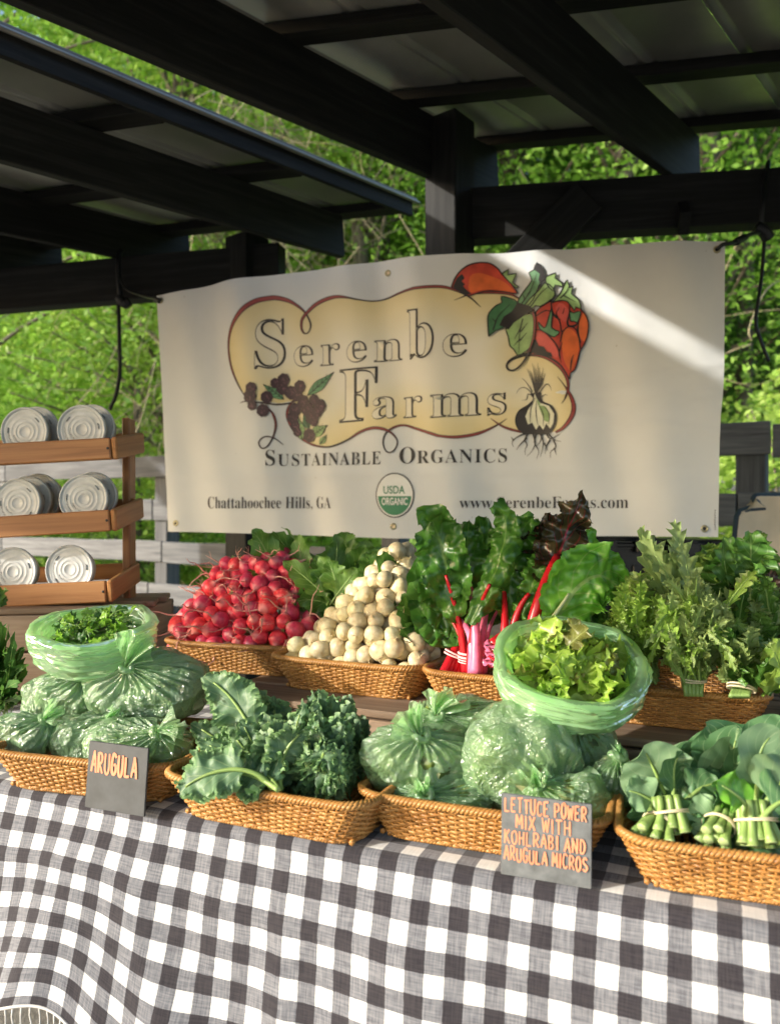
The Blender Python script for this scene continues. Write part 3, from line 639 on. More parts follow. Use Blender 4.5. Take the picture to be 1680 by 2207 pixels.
    fill('tomato_shade', T4([(150, 355), (190, 270), (240, 230), (265, 270), (235, 300), (270, 330), (250, 350), (300, 400), (330, 420), (280, 435), (200, 385)]), .0044, black, 14)
    tB = T4([(960, 600), (1000, 560), (1100, 500), (1200, 490), (1290, 480), (1420, 590), (1470, 680), (1470, 800), (1440, 900), (1395, 985), (1370, 1090), (1340, 1170), (1300, 1205), (1290, 1260), (1250, 1190), (1190, 1110), (1100, 1050), (1000, 1015), (900, 1000), (930, 850), (945, 700)])
    blob('tomato_print', tB, .0034, red)
    fill('tomato_highlight', T4([(1370, 760), (1400, 640), (1430, 610), (1470, 700), (1462, 800), (1440, 880), (1400, 860)]), .0040, red2, 14, 5)
    fill('tomato_highlight', T4([(1150, 560), (1200, 510), (1270, 560), (1290, 640), (1250, 700), (1190, 650)]), .0040, red3, 14, 5)
    fill('tomato_highlight', T4([(1230, 760), (1310, 770), (1380, 850), (1385, 960), (1340, 1120), (1300, 1180), (1240, 1080), (1215, 900)]), .0040, red2, 14, 5)
    fill('tomato_highlight', T4([(960, 800), (1040, 810), (1130, 900), (1180, 1010), (1150, 1050), (1060, 960), (980, 900)]), .0040, red3, 14, 5)
    fill('tomato_shade', T4([(905, 1000), (935, 880), (960, 860), (990, 930), (1040, 940), (1070, 990), (1110, 1000), (1130, 1050), (1010, 1012)]), .0044, black, 14)
    strokes('print_outline', [(T4(q), w) for q, w in [([(960, 640), (1060, 590), (1130, 620), (1190, 690), (1215, 800)], 2.4), ([(945, 770), (1030, 790), (1120, 870), (1180, 960), (1200, 1060)], [2, 3, 3]), ([(1200, 900), (1230, 790), (1300, 740), (1370, 800), (1395, 960)], 2.6), ([(1110, 480), (1115, 560), (1140, 640), (1200, 680)], [2, 4, 2]), ([(1290, 500), (1290, 600), (1270, 700), (1290, 740), (1360, 720), (1400, 620)], [2, 3, 5, 4, 2]), ([(1210, 1100), (1190, 1010), (1220, 900)], [1, 3, 1]), ([(1300, 1180), (1310, 1080), (1330, 1020)], [2, 3, 1]), ([(1380, 700), (1370, 800), (1400, 900)], [1, 5, 2]), ([(1240, 560), (1225, 620)], [1, 2]), ([(1190, 560), (1160, 620), (1180, 660)], [1, 2, 3])]], .0052, black, 6)
    # ---- tomato leaves
    def lf(pl, off, mc, sm=0): fill('leaf_print', T4(pl), off, mc, 14, sm); strokes('print_outline', [(T4(list(pl) + [pl[0]]), 2.6)], off + .0010, black, 2)
    lf([(620, 215), (690, 170), (680, 225), (765, 215), (730, 300), (790, 345), (760, 355), (700, 300)], .0056, gr_l)
    lf([(745, 600), (790, 470), (850, 380), (920, 290), (890, 215), (940, 190), (970, 120), (1040, 200), (1010, 300), (960, 420), (900, 520)], .0058, gr_m)
    fill('leaf_shade', T4([(940, 190), (975, 125), (1040, 195), (1060, 260), (1010, 330), (985, 290), (1000, 230), (960, 200)]), .0070, black, 14)
    lf([(740, 600), (840, 540), (900, 470), (980, 400), (1050, 320), (1130, 370), (1150, 440), (1090, 500), (1000, 550), (960, 540), (880, 590)], .0064, gr_l)
    lf([(1060, 260), (1160, 220), (1150, 270), (1210, 310), (1220, 355), (1150, 340), (1130, 400), (1060, 320)], .0062, gr_l)
    lf([(1120, 515), (1200, 420), (1240, 330), (1270, 285), (1290, 360), (1325, 345), (1310, 420), (1380, 480), (1405, 570), (1350, 550), (1340, 590), (1270, 500), (1190, 490)], .0062, gr_l)
    lf([(1290, 590), (1330, 610), (1400, 590), (1370, 700), (1330, 690), (1300, 690)], .0066, gr_m)
    lf([(500, 840), (490, 700), (500, 610), (570, 530), (625, 500), (615, 440), (700, 455), (780, 500), (740, 590), (680, 660), (640, 750), (570, 780)], .0060, gr_d)
    fill('leaf_shade', T4([(600, 730), (640, 640), (720, 590), (780, 500), (900, 540), (940, 580), (830, 640), (740, 700), (690, 770), (640, 740)]), .0072, black, 14)
    lf([(790, 1045), (740, 960), (705, 930), (690, 840), (665, 760), (720, 690), (820, 630), (930, 620), (945, 780), (930, 900), (880, 970), (830, 1000)], .0068, gr_l)
    strokes('leaf_veins', [(T4(q), [3, 1]) for q in [[(830, 660), (800, 800), (790, 1000)], [(815, 740), (750, 860)], [(810, 790), (880, 700)], [(800, 880), (870, 800)], [(805, 860), (740, 930)], [(540, 780), (590, 640), (700, 520)], [(570, 700), (530, 660)], [(800, 540), (900, 400), (970, 230)], [(850, 470), (830, 420)], [(900, 560), (1000, 430), (1080, 360)], [(1200, 470), (1260, 400), (1290, 330)], [(1230, 440), (1350, 500)]]], .0080, black, 5)
    lf([(985, 700), (1040, 760), (1070, 720), (1110, 580), (1125, 640), (1115, 760), (1195, 800), (1140, 850), (1080, 820), (1000, 770)], .0062, gr_m)
    strokes('scroll_outline', [(T4([(930, 590), (950, 700), (935, 860), (880, 1010), (820, 1110), (760, 1160), (700, 1170), (670, 1130), (700, 1070), (790, 1020), (880, 1005)]), [6, 7, 6, 5, 4, 3, 3, 3, 3, 3, 4])], .0084, black); strokes('scroll_core', [(T4([(932, 600), (950, 700), (935, 860), (880, 1000)]), [2.4, 3.6, 2.5, .5])], .0090, brown)
    # ---- garlic
    wht = im('garlic_pale', (.66, .66, .50), .08)
    garl = T4([(905, 1400), (935, 1450), (880, 1510), (790, 1570), (758, 1660), (790, 1750), (870, 1785), (1000, 1795), (1100, 1780), (1155, 1690), (1155, 1590), (1110, 1520), (1030, 1480), (1005, 1430), (1000, 1390)])
    blob('garlic_print', garl, .0034, black, True, 5, 2.5)
    fill('garlic_flesh', T4([(945, 1390), (965, 1440), (1000, 1490), (1090, 1520), (1140, 1600), (1130, 1690), (1100, 1740), (1060, 1690), (1030, 1750), (990, 1700), (960, 1750), (920, 1680), (880, 1700), (855, 1620), (880, 1560), (920, 1500), (940, 1450)]), .0042, wht, 12)
    fill('garlic_flesh', T4([(960, 1440), (1000, 1495), (1060, 1530), (1100, 1600), (1080, 1680), (1040, 1660), (1000, 1560)]), .0047, gr_l, 12)
    fan = [([(955, 1400), (930 + k * 9, 1300), (870 + k * 18, 1150 - 60 * math.sin(k * .35) + 30 * (k % 3))], [3.2, 2.2, .6]) for k in range(11)]
    strokes('garlic_shoots', [(T4(a_), w) for a_, w in fan] + [(T4(q), [2.5, 1.5, .6]) for q in [[(925, 1400), (860, 1340), (800, 1345), (765, 1395)], [(930, 1420), (880, 1400), (870, 1450), (820, 1465)], [(985, 1400), (1060, 1310), (1100, 1330), (1112, 1370)], [(970, 1380), (1010, 1290), (1055, 1215)], [(925, 1380), (860, 1280), (820, 1245)], [(1000, 1440), (1050, 1410), (1075, 1420)]]] +
            [(T4(q), [1, 2, 1]) for q in [[(955, 1440), (910, 1540), (900, 1680)], [(965, 1470), (960, 1580), (975, 1700)], [(985, 1500), (1030, 1600), (1030, 1720)], [(1040, 1520), (1090, 1600), (1085, 1700)]]], .0053, black, 5)
    rt = [[(900, 1790), (820, 1800), (740, 1850), (725, 1890), (740, 1920)], [(880, 1790), (850, 1850), (870, 1900), (850, 1950), (855, 2000)], [(930, 1790), (950, 1880), (920, 1960), (870, 2010)], [(960, 1795), (945, 1880), (985, 1960), (965, 2040)], [(1000, 1790), (1030, 1870), (1020, 1950), (1000, 2020)], [(1020, 1790), (1000, 1870), (955, 1920)], [(1060, 1790), (1100, 1840), (1170, 1810), (1195, 1800)], [(1080, 1790), (1140, 1850), (1205, 1870)], [(1130, 1850), (1155, 1920), (1105, 1970), (1100, 2030)], [(1100, 1850), (1060, 1920), (1050, 1990)], [(870, 1830), (800, 1900), (765, 1950)], [(740, 1860), (715, 1820)], [(1040, 1880), (1075, 1960)], [(1140, 1930), (1160, 2000)]]
    strokes('garlic_roots', [(T4(q), [4, 2.6, 1.4, .8]) for q in rt], .0040, black, 5)
    # ---- lettering
    def mb(s):
        o_ = ''
        for c in s:
            if 'A' <= c <= 'Z': o_ += chr(0x1D400 + ord(c) - 65)
            elif 'a' <= c <= 'z': o_ += chr(0x1D41A + ord(c) - 97)
            else: o_ += c
        return o_
    def glyphs(s, off, space=1.0):
        cu = bpy.data.curves.new('t', 'FONT'); cu.body = s; cu.size = 1; cu.offset = off; cu.space_character = space; cu.resolution_u = 6
        ob = bpy.data.objects.new('t', cu); COL.objects.link(ob); dg = bpy.context.evaluated_depsgraph_get()
        me = bpy.data.meshes.new_from_object(ob.evaluated_get(dg)); bpy.data.objects.remove(ob); bpy.data.curves.remove(cu)
        bm = bmesh.new(); bm.from_mesh(me); bpy.data.meshes.remove(me); return bm
    def bbox(bm):
        a_ = np.array([v.co[:2] for v in bm.verts]); return a_.min(0), a_.max(0)
    def word(name, s, quad, off, mat, toff=0, space=1.0, shift=(0, 0), bb=None, serif=True):
        """quad = TL, TR, BR, BL in picture pixels for the ink box of the text"""
        bm = glyphs(mb(s) if serif else s, toff, space); mn, mxx = bb if bb else bbox(bm); sz = mxx - mn
        q = [np.array(p, float) for p in quad]
        def mp(p):
            u, v = (p[0] + shift[0] - mn[0]) / sz[0], (p[1] + shift[1] - mn[1]) / sz[1]
            return (q[3] * (1 - u) + q[2] * u) * (1 - v) + (q[0] * (1 - u) + q[1] * u) * v
        for v in bm.verts: w = mp(v.co); v.co = (w[0], w[1], 0)
        cutgrid(bm, 18); bmesh.ops.recalc_face_normals(bm, faces=bm.faces)
        bmesh.ops.triangulate(bm, faces=bm.faces); bm.verts.index_update()
        V2 = np.array([v.co[:2] for v in bm.verts]); F = np.array([[v.index for v in f.verts] for f in bm.faces]); bm.free()
        add(name, V2, F, off, mat); return mn, mxx
    letters_cream = im('letter_cream', (.72, .67, .52), .04)
    def inline(s, x0, x1, y0, y1, slope=-.075):
        h = slope * (x1 - x0) / 2; quad = [(x0, y0 - h), (x1, y0 + h), (x1, y1 + h), (x0, y1 - h)]
        bb = word('printed_letter', s, quad, .0026, black, .008); word('printed_letter_inline', s, quad, .0033, letters_cream, -.0120 if s == 'a' else -.0165, shift=(-.014, 0), bb=bb)
    for s, x0, x1, y0, y1 in [('S', 551, 613, 687, 795), ('e', 630, 673, 743, 790), ('r', 688, 731, 740, 787), ('e', 746, 791, 735, 782), ('n', 806, 867, 731, 779), ('b', 878, 937, 667, 775), ('e', 955, 1007, 720, 771),
                              ('F', 730, 814, 793, 909), ('a', 803, 856, 855, 904), ('r', 870, 912, 855, 901), ('m', 929, 1036, 848, 899), ('s', 1049, 1091, 847, 895)]: inline(s, x0, x1, y0, y1)
    word('printed_word', 'S', [(575, 971), (594, 970), (594, 1004), (575, 1005)], .0022, black, -.004)
    word('printed_word', 'USTAINABLE', [(599, 979), (822, 973), (821, 1002), (599, 1005)], .0022, black, -.007, 1.12)
    word('printed_word', 'O', [(861, 965), (895, 963), (895, 999), (861, 1001)], .0022, black, -.004)
    word('printed_word', 'RGANICS', [(899, 972), (1091, 966), (1091, 997), (899, 1000)], .0022, black, -.007, 1.12)
    word('printed_word', 'Chattahoochee Hills, GA', [(450, 1071), (711, 1071), (711, 1100), (450, 1100)], .0022, black, -.009)
    word('printed_word', 'www.SerenbeFarms.com', [(991, 1072), (1353, 1069), (1353, 1096), (991, 1096)], .0022, black, -.009)
    el = lambda cx, cy, rx, ry, n=40, a0=0, a1=6.2832: [(cx + math.cos(q) * rx, cy + math.sin(q) * ry) for q in np.linspace(a0, a1, n, endpoint=a1 < 6.2)]
    fill('seal_print', el(851, 1068, 41.5, 48.5), .0022, black); fill('seal_print', el(851, 1068, 39, 46), .0030, im('seal_white', (.74, .74, .70), .03))
    gm = im('seal_green', (.035, .20, .09), .1); fill('seal_print', el(851, 1069, 36, 42, 24, 0.02, 3.12), .0038, gm)
    word('printed_word', 'USDA', [(827, 1048), (873, 1047), (873, 1065), (827, 1065)], .0038, gm, .015, serif=False)
    word('printed_word', 'ORGANIC', [(823, 1073), (879, 1073), (879, 1089), (823, 1089)], .0046, im('seal_white', (.74, .74, .70)), .02, serif=False)
    # tiny maker's line near the lower right edge: illegible marks
    strokes('maker_mark', [([(1539 + rs.uniform(-1, 1), 1100 + k * 5), (1541, 1102 + k * 5)], [2.2, 2.2]) for k in range(9)], .0022, black, 2)
    # ---- grommets
    for k, (gx, gy) in enumerate([(835, 588), (382, 1128), (848, 1135), (1517, 1140), (1545, 536), (346, 648)]):
        c = BP(np.array([gx]), np.array([gy]), .001)[0]; Vg, Fg = lathe([(.0052, -.002), (.0055, .0012), (.0075, .0028), (.0105, .0022), (.0118, .0), (.011, -.001)], 20)
        z = Vector(BN); x = Vector((0, 0, 1)).cross(z).normalized(); y = z.cross(x); Mm = np.array(Matrix((x, y, z)).transposed())
        part('grommet', Vg @ Mm.T + c, Fg, M['brass'], o)
        Vg, Fg = lathe([(.0001, .0006), (.0054, .0006)], 14); part('grommet_hole', Vg @ Mm.T + c, Fg, M['black_plastic'] if k not in (0, 2) else M['tan'], o)
    return o
build_banner()

# ------------------------------------------------------------------ cords that hold the banner
def cord(name, lst, lb, cat_='cord'):
    o = empty(name, lst[0][0][0], lb, cat_)
    for nm, pts, r in lst:
        pass
def build_cords():
    def one(label, segs, loc):
        o = empty('bungee_cord', loc, label, 'cord')
        for nm, pts, r in segs:
            V, Fq, _ = tube(cr([npa(p) for p in pts], 8), r, 8); part(nm, V, Fq, M['rubber'], o)
    tr = Vector(BP(1545., 536.)); 
    one('black bungee cord looped over the crossbeam and hooked to the banner at right',
        [('loop', [P(1655, 350, 2.86), P(1645, 420, 2.76), P(1640, 490, 2.77), P(1650, 505, 2.80)], .009), ('hook', [tr + Vector((0, -.004, 0)), tr + Vector((.014, -.012, .012)), P(1580, 524, 2.40), P(1610, 508, 2.55), P(1640, 500, 2.76)], .006),
         ('knot', [P(1628, 490, 2.74), P(1645, 498, 2.74), P(1655, 515, 2.75)], .022), ('knot', [P(1585, 522, 2.42), P(1604, 512, 2.5)], .012),
         ('tail', [P(1647, 505, 2.75), P(1640, 600, 2.75), P(1628, 690, 2.75), P(1637, 730, 2.75), P(1656, 780, 2.75)], .0065)], P(1645, 500, 2.76))
    tl = Vector(BP(346., 648.))
    one('black bungee cord wrapped round the left crossbeam with its tail hanging',
        [('loop', [P(262, 540, 3.62), P(255, 560, 3.56), P(256, 610, 3.55), P(262, 652, 3.56)], .012), ('hook', [tl, tl + Vector((-.02, 0, .008)), P(315, 640, 3.2), P(275, 625, 3.5), P(256, 600, 3.55)], .006),
         ('knot', [P(256, 640, 3.53), P(268, 655, 3.53), P(280, 650, 3.53)], .022), ('knot', [P(335, 648, 2.98), P(345, 649, 2.93)], .010),
         ('tail', [P(255, 640, 3.53), P(257, 730, 3.53), P(258, 800, 3.53), P(250, 850, 3.53), P(236, 884, 3.53)], .009)], P(256, 640, 3.53))
build_cords()

# ------------------------------------------------------------------ table, cloth, crates
TO = np.array([0.0, 1.014, 0.0]); TU = np.array([.9205, -.3907, 0.0]); TV = np.array([.3907, .9205, 0.0])
def T3(u, v, h): return Vector(TO + TU * u + TV * v + np.array([0, 0, h]))
TH = .745
def build_table():
    o = empty('market_table', T3(0, .38, 0), 'long plain wooden market table hidden under the checked cloth', 'table')
    for k in range(5): v = .105 + k * .150; board('tabletop_plank', T3(-1.25, v, TH - .022), T3(1.2, v, TH - .022), .146, .03, M['old_wood'], o)
    for u in (-1.1, 0.0, 1.05):
        for v in (.10, .68): board('leg', T3(u, v, 0), T3(u, v, TH - .037), .06, .06, M['old_wood'], o, up=TU)
    for v in (.12, .68): board('apron', T3(-1.1, v, TH - .09), T3(1.05, v, TH - .09), .025, .08, M['old_wood'], o)
def build_cloth():
    o = empty('tablecloth', T3(0, 0, TH), 'black and white gingham tablecloth draped over the front of the table', 'tablecloth')
    us = np.linspace(-1.12, .98, 330); topn = 26; r = .02
    prof = [(.80 - .8 * i / topn + r, TH) for i in range(topn)]                 # (v, h) over the top
    prof += [(r - r * math.sin(a), TH - r + r * math.cos(a)) for a in np.linspace(0, math.pi / 2, 8)]
    hem = TH - .372; nd = 96; prof += [(0, TH - r - (TH - r - hem) * i / nd) for i in range(1, nd + 1)]
    prof = np.array(prof); s = np.concatenate([[0], np.cumsum(np.linalg.norm(np.diff(prof, axis=0), axis=1))]); s0 = s[topn + 4]
    Uu, S = np.meshgrid(us, np.arange(len(prof)), indexing='ij'); pv = prof[S, 0]; ph = prof[S, 1]; ss = s[S] - s0
    d = np.clip((TH - r - ph) / (TH - r - hem), 0, 1); u = Uu
    env = d ** .9
    fold = .014 * np.sin(u * 11 + 1.2 - d * 1.6) + .006 * np.sin(u * 23 + .4 + d * 2.2) + .003 * np.sin(u * 46 + d * 3)
    fold += .013 * np.exp(-((u + .42 - d * .13) / .05) ** 2) + .010 * np.exp(-((u + .16 - d * .03) / .022) ** 2) - .010 * np.exp(-((u + .33 - d * .10) / .06) ** 2)
    fold += .030 * np.exp(-((u + .60) / .10) ** 2) * d + .022 * np.exp(-((u - .03 - d * .10) / .05) ** 2)
    side = .35 + .65 * np.clip((.25 - u) / .4, 0, 1)
    out = env * (fold + .028 + .035 * d) * side + .018 * np.clip(d * 4, 0, 1)
    nz = (vn(np.stack([u, ph, u * 0], -1), 9, 5) - .5) * .006 + (vn(np.stack([u, ph, u * 0], -1), 28, 6) - .5) * .0018
    sag = np.where(S < topn, (vn(np.stack([u, pv, u * 0], -1), 10, 6) - .5) * .003, 0)
    edge = np.exp(-((S - topn - 3) / 5.0) ** 2) * (vn(np.stack([u, u * 0, u * 0], -1), 7, 2) - .5) * .010
    lat = env * .006 * np.cos(u * 11 + 1.2 - d * 1.6)
    uplift = .104 * np.exp(-((u + .53) / .15) ** 2) * d ** 1.2
    V = TO + TU * (u + lat)[..., None] + TV * (pv - out - nz * np.clip(d * 3, 0, 1) - edge)[..., None] + np.array([0, 0, 1.0]) * (ph + sag + edge * .6 + uplift + .003)[..., None]
    bl = V.shape[:2]; Vf = V.reshape(-1, 3); F1 = gridf(bl[0] - 1, bl[1] - 1)
    uv = np.stack([Uu + .0, ss], -1).reshape(-1, 2)
    t = NT('gingham_cotton'); c = t.n('TexCoord'); sx = t.n('SeparateXYZ'); t.l(c.outputs['UV'], sx.inputs[0]); K = 1 / .0258
    jit = t.math('MULTIPLY', t.math('SUBTRACT', t.noise(c.outputs['UV'], 60, 3), .5), .05)
    def band(ch, off):
        f = t.math('FRACT', t.math('ADD', t.math('ADD', t.math('MULTIPLY', ch, K / 2), off), jit))
        x = t.n('MapRange', interpolation_type='SMOOTHSTEP'); x.inputs[1].default_value = .485; x.inputs[2].default_value = .515
        q = t.math('ABSOLUTE', t.math('SUBTRACT', f, .5)); x.inputs[1].default_value = .24; x.inputs[2].default_value = .26; t.l(q, x.inputs[0]); return x.outputs[0]
    bx, by = band(sx.outputs[0], .10), band(sx.outputs[1], .02)
    # weave: threads of warp and weft show through each other
    w1 = t.noise(t.coord('UV', (420, 30, 1)), 1.0, 2); w2 = t.noise(t.coord('UV', (30, 420, 1)), 1.0, 2)
    both = t.math('MULTIPLY', bx, by); either = t.math('SUBTRACT', t.math('ADD', bx, by), both)
    wt = t.math('MULTIPLY', t.math('ADD', w1, w2), .5); fw = t.ramp(wt, [(.38, (0, 0, 0)), (.62, (1, 1, 1))])
    grey = t.mix(fw, (.10, .104, .122), (.215, .22, .24)); white = t.mix(fw, (.60, .60, .575), (.71, .71, .685)); dark = t.mix(fw, (.022, .020, .026), (.042, .038, .044))
    col = t.mix(either, white, grey); col = t.mix(both, col, dark); t.col(col); t.set(Roughness=.85); t.b.inputs['Specular IOR Level'].default_value = .15
    t.b.inputs['Sheen Weight'].default_value = .2
    hh = t.math('ADD', t.math('MULTIPLY', w1, .5), t.math('MULTIPLY', w2, .5)); t.l(t.bump(t.math('ADD', hh, t.math('MULTIPLY', t.noise(c.outputs['UV'], 26, 4), 1.2)), .35, .0015), t.b.inputs['Normal'])
    part('cloth', Vf, F1, t.m, o, uv=uv)
    # fringe on the hem
    hemv = V[:, -1]; tb = []
    for i in range(2, len(us) - 2, 2):
        a = hemv[i]; n = 4; q = [a + np.array([rnd.uniform(-.0015, .0015) * k, rnd.uniform(-.002, .002) * k, -.014 * k]) for k in range(n)]
        tb.append(tube(q, [.0014, .0010, .0013, .0018], 5))
    tb.append(tube(hemv[::2], .0022, 5))
    Vq, Fq, _ = cat(tb); part('fringe', Vq, Fq, m_simple('cotton_fringe', (.60, .59, .57), .9), o, kind='stuff')
build_table(); build_cloth()

RH = .850     # top of the risers
def crate(label, u0, u1, v0, v1, h0, h1, slat, seed, ang=0, name='wooden_crate'):
    o = empty(name, T3(u0, v0, h0), label, 'crate', 'weathered crates on the table')
    rs = random.Random(seed); th = .014
    n = max(1, round((h1 - h0 - th) / slat)); sh = (h1 - h0 - th) / n
    for k in range(n):
        z = h0 + sh * (k + .5)
        for v in (v0, v1): board('slat', T3(u0, v, z), T3(u1, v, z), th, sh - .006, M['old_wood'], o, bev=.002, warp=.001, seed=seed + k)
        for u in (u0 + th / 2, u1 - th / 2): board('end_slat', T3(u, v0 + .012, z), T3(u, v1 - .012, z), th, sh - .006, M['old_wood'], o, bev=.002)
    m = max(2, round((v1 - v0) / .105)); sw = (v1 - v0 + th) / m
    for k in range(m):
        v = v0 - th / 2 + sw * (k + .5); board('top_slat', T3(u0 - .004, v, h1 - th / 2 + rs.uniform(-.001, .001)), T3(u1 + .004, v, h1 - th / 2), sw - .006, th, M['old_wood'], o, bev=.003, warp=.001, seed=seed * 3 + k)
    for u in (u0 + .03, u1 - .03):
        for v in (v0 + .022, v1 - .022): board('corner_post', T3(u, v, h0), T3(u, v, h1 - th - .001), .028, .028, M['old_wood'], o, up=TU)
    return o
crate('weathered upturned crate under the radish and turnip baskets', -.50, .035, .31, .78, TH + .004, RH, .09, 1)
crate('weathered upturned crate under the chard basket', .042, .50, .315, .78, TH + .004, RH, .09, 2)
crate('weathered upturned crate under the frilly mustard greens basket', .508, 1.05, .31, .78, TH + .004, RH, .09, 3)

# ------------------------------------------------------------------ wicker baskets
BL, BD, BH = .335, .255, .058
def rrect(L, D, r, n):
    """n points evenly spaced round a rounded rectangle"""
    seg = []
    for cx, cy, a0 in ((L / 2 - r, D / 2 - r, 0), (-L / 2 + r, D / 2 - r, 90), (-L / 2 + r, -D / 2 + r, 180), (L / 2 - r, -D / 2 + r, 270)):
        for a in np.linspace(a0, a0 + 90, 12): seg.append((cx + r * math.cos(R(a)), cy + r * math.sin(R(a))))
    seg = np.array(seg + [seg[0]]); d = np.concatenate([[0], np.cumsum(np.linalg.norm(np.diff(seg, axis=0), axis=1))])
    t = np.linspace(0, d[-1], n, endpoint=False); return np.stack([np.interp(t, d, seg[:, 0]), np.interp(t, d, seg[:, 1])], 1)
def m_wicker():
    t = NT('golden_wicker'); v = t.coord(rnd_off=True); f = t.noise(v, 30, 4); g = t.noise(v, 240, 2)
    c = t.ramp(t.math('ADD', t.math('MULTIPLY', f, .6), t.math('MULTIPLY', g, .4)), [(.3, (.25, .105, .026)), (.5, (.42, .20, .052)), (.72, (.55, .31, .10))])
    t.col(c); t.set(Roughness=.42); t.b.inputs['Specular IOR Level'].default_value = .45; return t.m
M['wicker'] = m_wicker()
def wicker_meshes():
    NS = 80; rows = 15; per = 5; out = {}
    def path(f, n, extra=0.0):
        L = BL - .058 * (1 - f); D = BD - .050 * (1 - f); p = rrect(L, D, .040, n)
        nn = np.roll(p, -1, 0) - np.roll(p, 1, 0); nn = np.stack([nn[:, 1], -nn[:, 0]], 1); nn /= np.linalg.norm(nn, axis=1)[:, None]
        return p, nn
    hz = lambda f, p: BH * f + .004 * f * ((np.abs(p[:, 0]) / (BL / 2)) ** 4) * ((np.abs(p[:, 1]) / (BD / 2)) ** 4)   # corners rise a little
    tb = []; rs = np.random.RandomState(2)
    for r in range(rows):
        f = (r + .7) / (rows + .4); p, nn = path(f, NS * per); k = np.arange(NS * per) / per
        off = .0023 * np.cos(np.pi * (k + r)) + .0004 * rs.randn(len(k)); z = hz(f, p) + .0003 * rs.randn() + .0004 * np.sin(k * 1.3 + r)
        C = np.concatenate([p + nn * off[:, None], z[:, None]], 1); tb.append(tube(C, .00200 + .00015 * rs.randn(), 5, closed=True))
    for s in range(NS):
        q = []
        for f in np.linspace(0, 1, 6): p, nn = path(f, NS); q.append([p[s, 0], p[s, 1], hz(f, p)[s]])
        tb.append(tube(q, .0016, 5, cap=False))
    V, Fq, _ = cat(tb); out['weave'] = mesh('weave', V, Fq, mat=M['wicker'])
    def rope(f, z0, rad, amp, turns, strands=3):
        tb = []
        for s in range(strands):
            n = 420; p, nn = path(f, n); a = 2 * np.pi * (turns * np.arange(n) / n + s / strands)
            C = np.concatenate([p + nn * (amp * np.cos(a))[:, None], (hz(f, p) + z0 + amp * np.sin(a))[:, None]], 1); tb.append(tube(C, rad, 6, closed=True))
        V, Fq, _ = cat(tb); return V, Fq
    V, Fq = rope(1.03, .0015, .0032, .0034, 62); out['rim'] = mesh('rim', V, Fq, mat=M['wicker'])
    V, Fq = rope(0.0, .003, .0024, .0024, 66); out['foot_rim'] = mesh('foot_rim', V, Fq, mat=M['wicker'])
    tb = []
    for k in range(26):
        x = -BL / 2 + .032 + k * (BL - .064) / 25; n = 40; y = np.linspace(-BD / 2 + .027, BD / 2 - .027, n); tb.append(tube(np.stack([np.full(n, x), y, .004 + .0012 * np.cos(np.arange(n) * np.pi / 2 + k * np.pi)], 1), .0040, 5))
    for k in range(12):
        y = -BD / 2 + .034 + k * (BD - .068) / 11; tb.append(tube([(-BL / 2 + .03, y, .0035), (BL / 2 - .03, y, .0035)], .0015, 4))
    V, Fq, _ = cat(tb); out['base'] = mesh('base', V, Fq, mat=M['wicker']); return out
WM = wicker_meshes()
BASK = {}
def basket(key, fl, ang, h, label, sx=1.0, sy=1.0):
    """fl: world xy of the rim's front left corner"""
    a = R(-ang); ux = Vector((math.cos(a), math.sin(a))); uy = Vector((-math.sin(a), math.cos(a)))
    c = Vector((fl[0], fl[1])) + ux * (BL * sx / 2) + uy * (BD * sy / 2)
    o = empty('wicker_basket', (c.x, c.y, h), label, 'basket', 'golden wicker trays'); o.rotation_euler = (0, 0, a); o.scale = (sx, sy, 1)
    for k in ('weave', 'rim', 'foot_rim', 'base'):
        q = put(k, WM[k], o); q['kind'] = 'stuff' if k in ('weave', 'base') else 'thing'
        if q['kind'] == 'thing': del q['kind']
    BASK[key] = (c, ux, uy, h); return o
def bw(key, x, y, z):
    c, ux, uy, h = BASK[key]; p = c + ux * x + uy * y; return Vector((p.x, p.y, h + z))
fl = lambda px, py, h: tuple(Gd(px, py, h))[:2]
basket('arugula', (-.655, 1.247), 15, TH + .006, 'wicker tray holding the bags behind the arugula card')
basket('kale', fl(340, 1672, .813), 23.5, TH + .006, 'wicker tray holding the curly kale')
basket('lettuce', (-.050, 1.062), 20.5, TH + .006, 'wicker tray holding the lettuce mix bags')
basket('collard', (.270, .912), 17, TH + .006, 'wicker tray holding the banded collards, front right')
basket('radish', (-.505, 1.705), 18, RH + .002, 'wicker tray under the heap of pink radishes', 1.0, .9)
basket('turnip', (-.2425, 1.525), 24, RH + .002, 'wicker tray under the heap of white turnips', .96, 1.0)
basket('chard', (.052, 1.385), 24, RH + .002, 'wicker tray holding the red stemmed chard', .78, 1.0)
basket('mustard', (.315, 1.285), 24, RH + .002, 'wicker tray holding the frilly mustard greens', .85, 1.0)
basket('spare', (.612, 1.150), 24, RH + .002, 'wicker tray cut off by the right edge behind the collards', 1.0, 1.0)

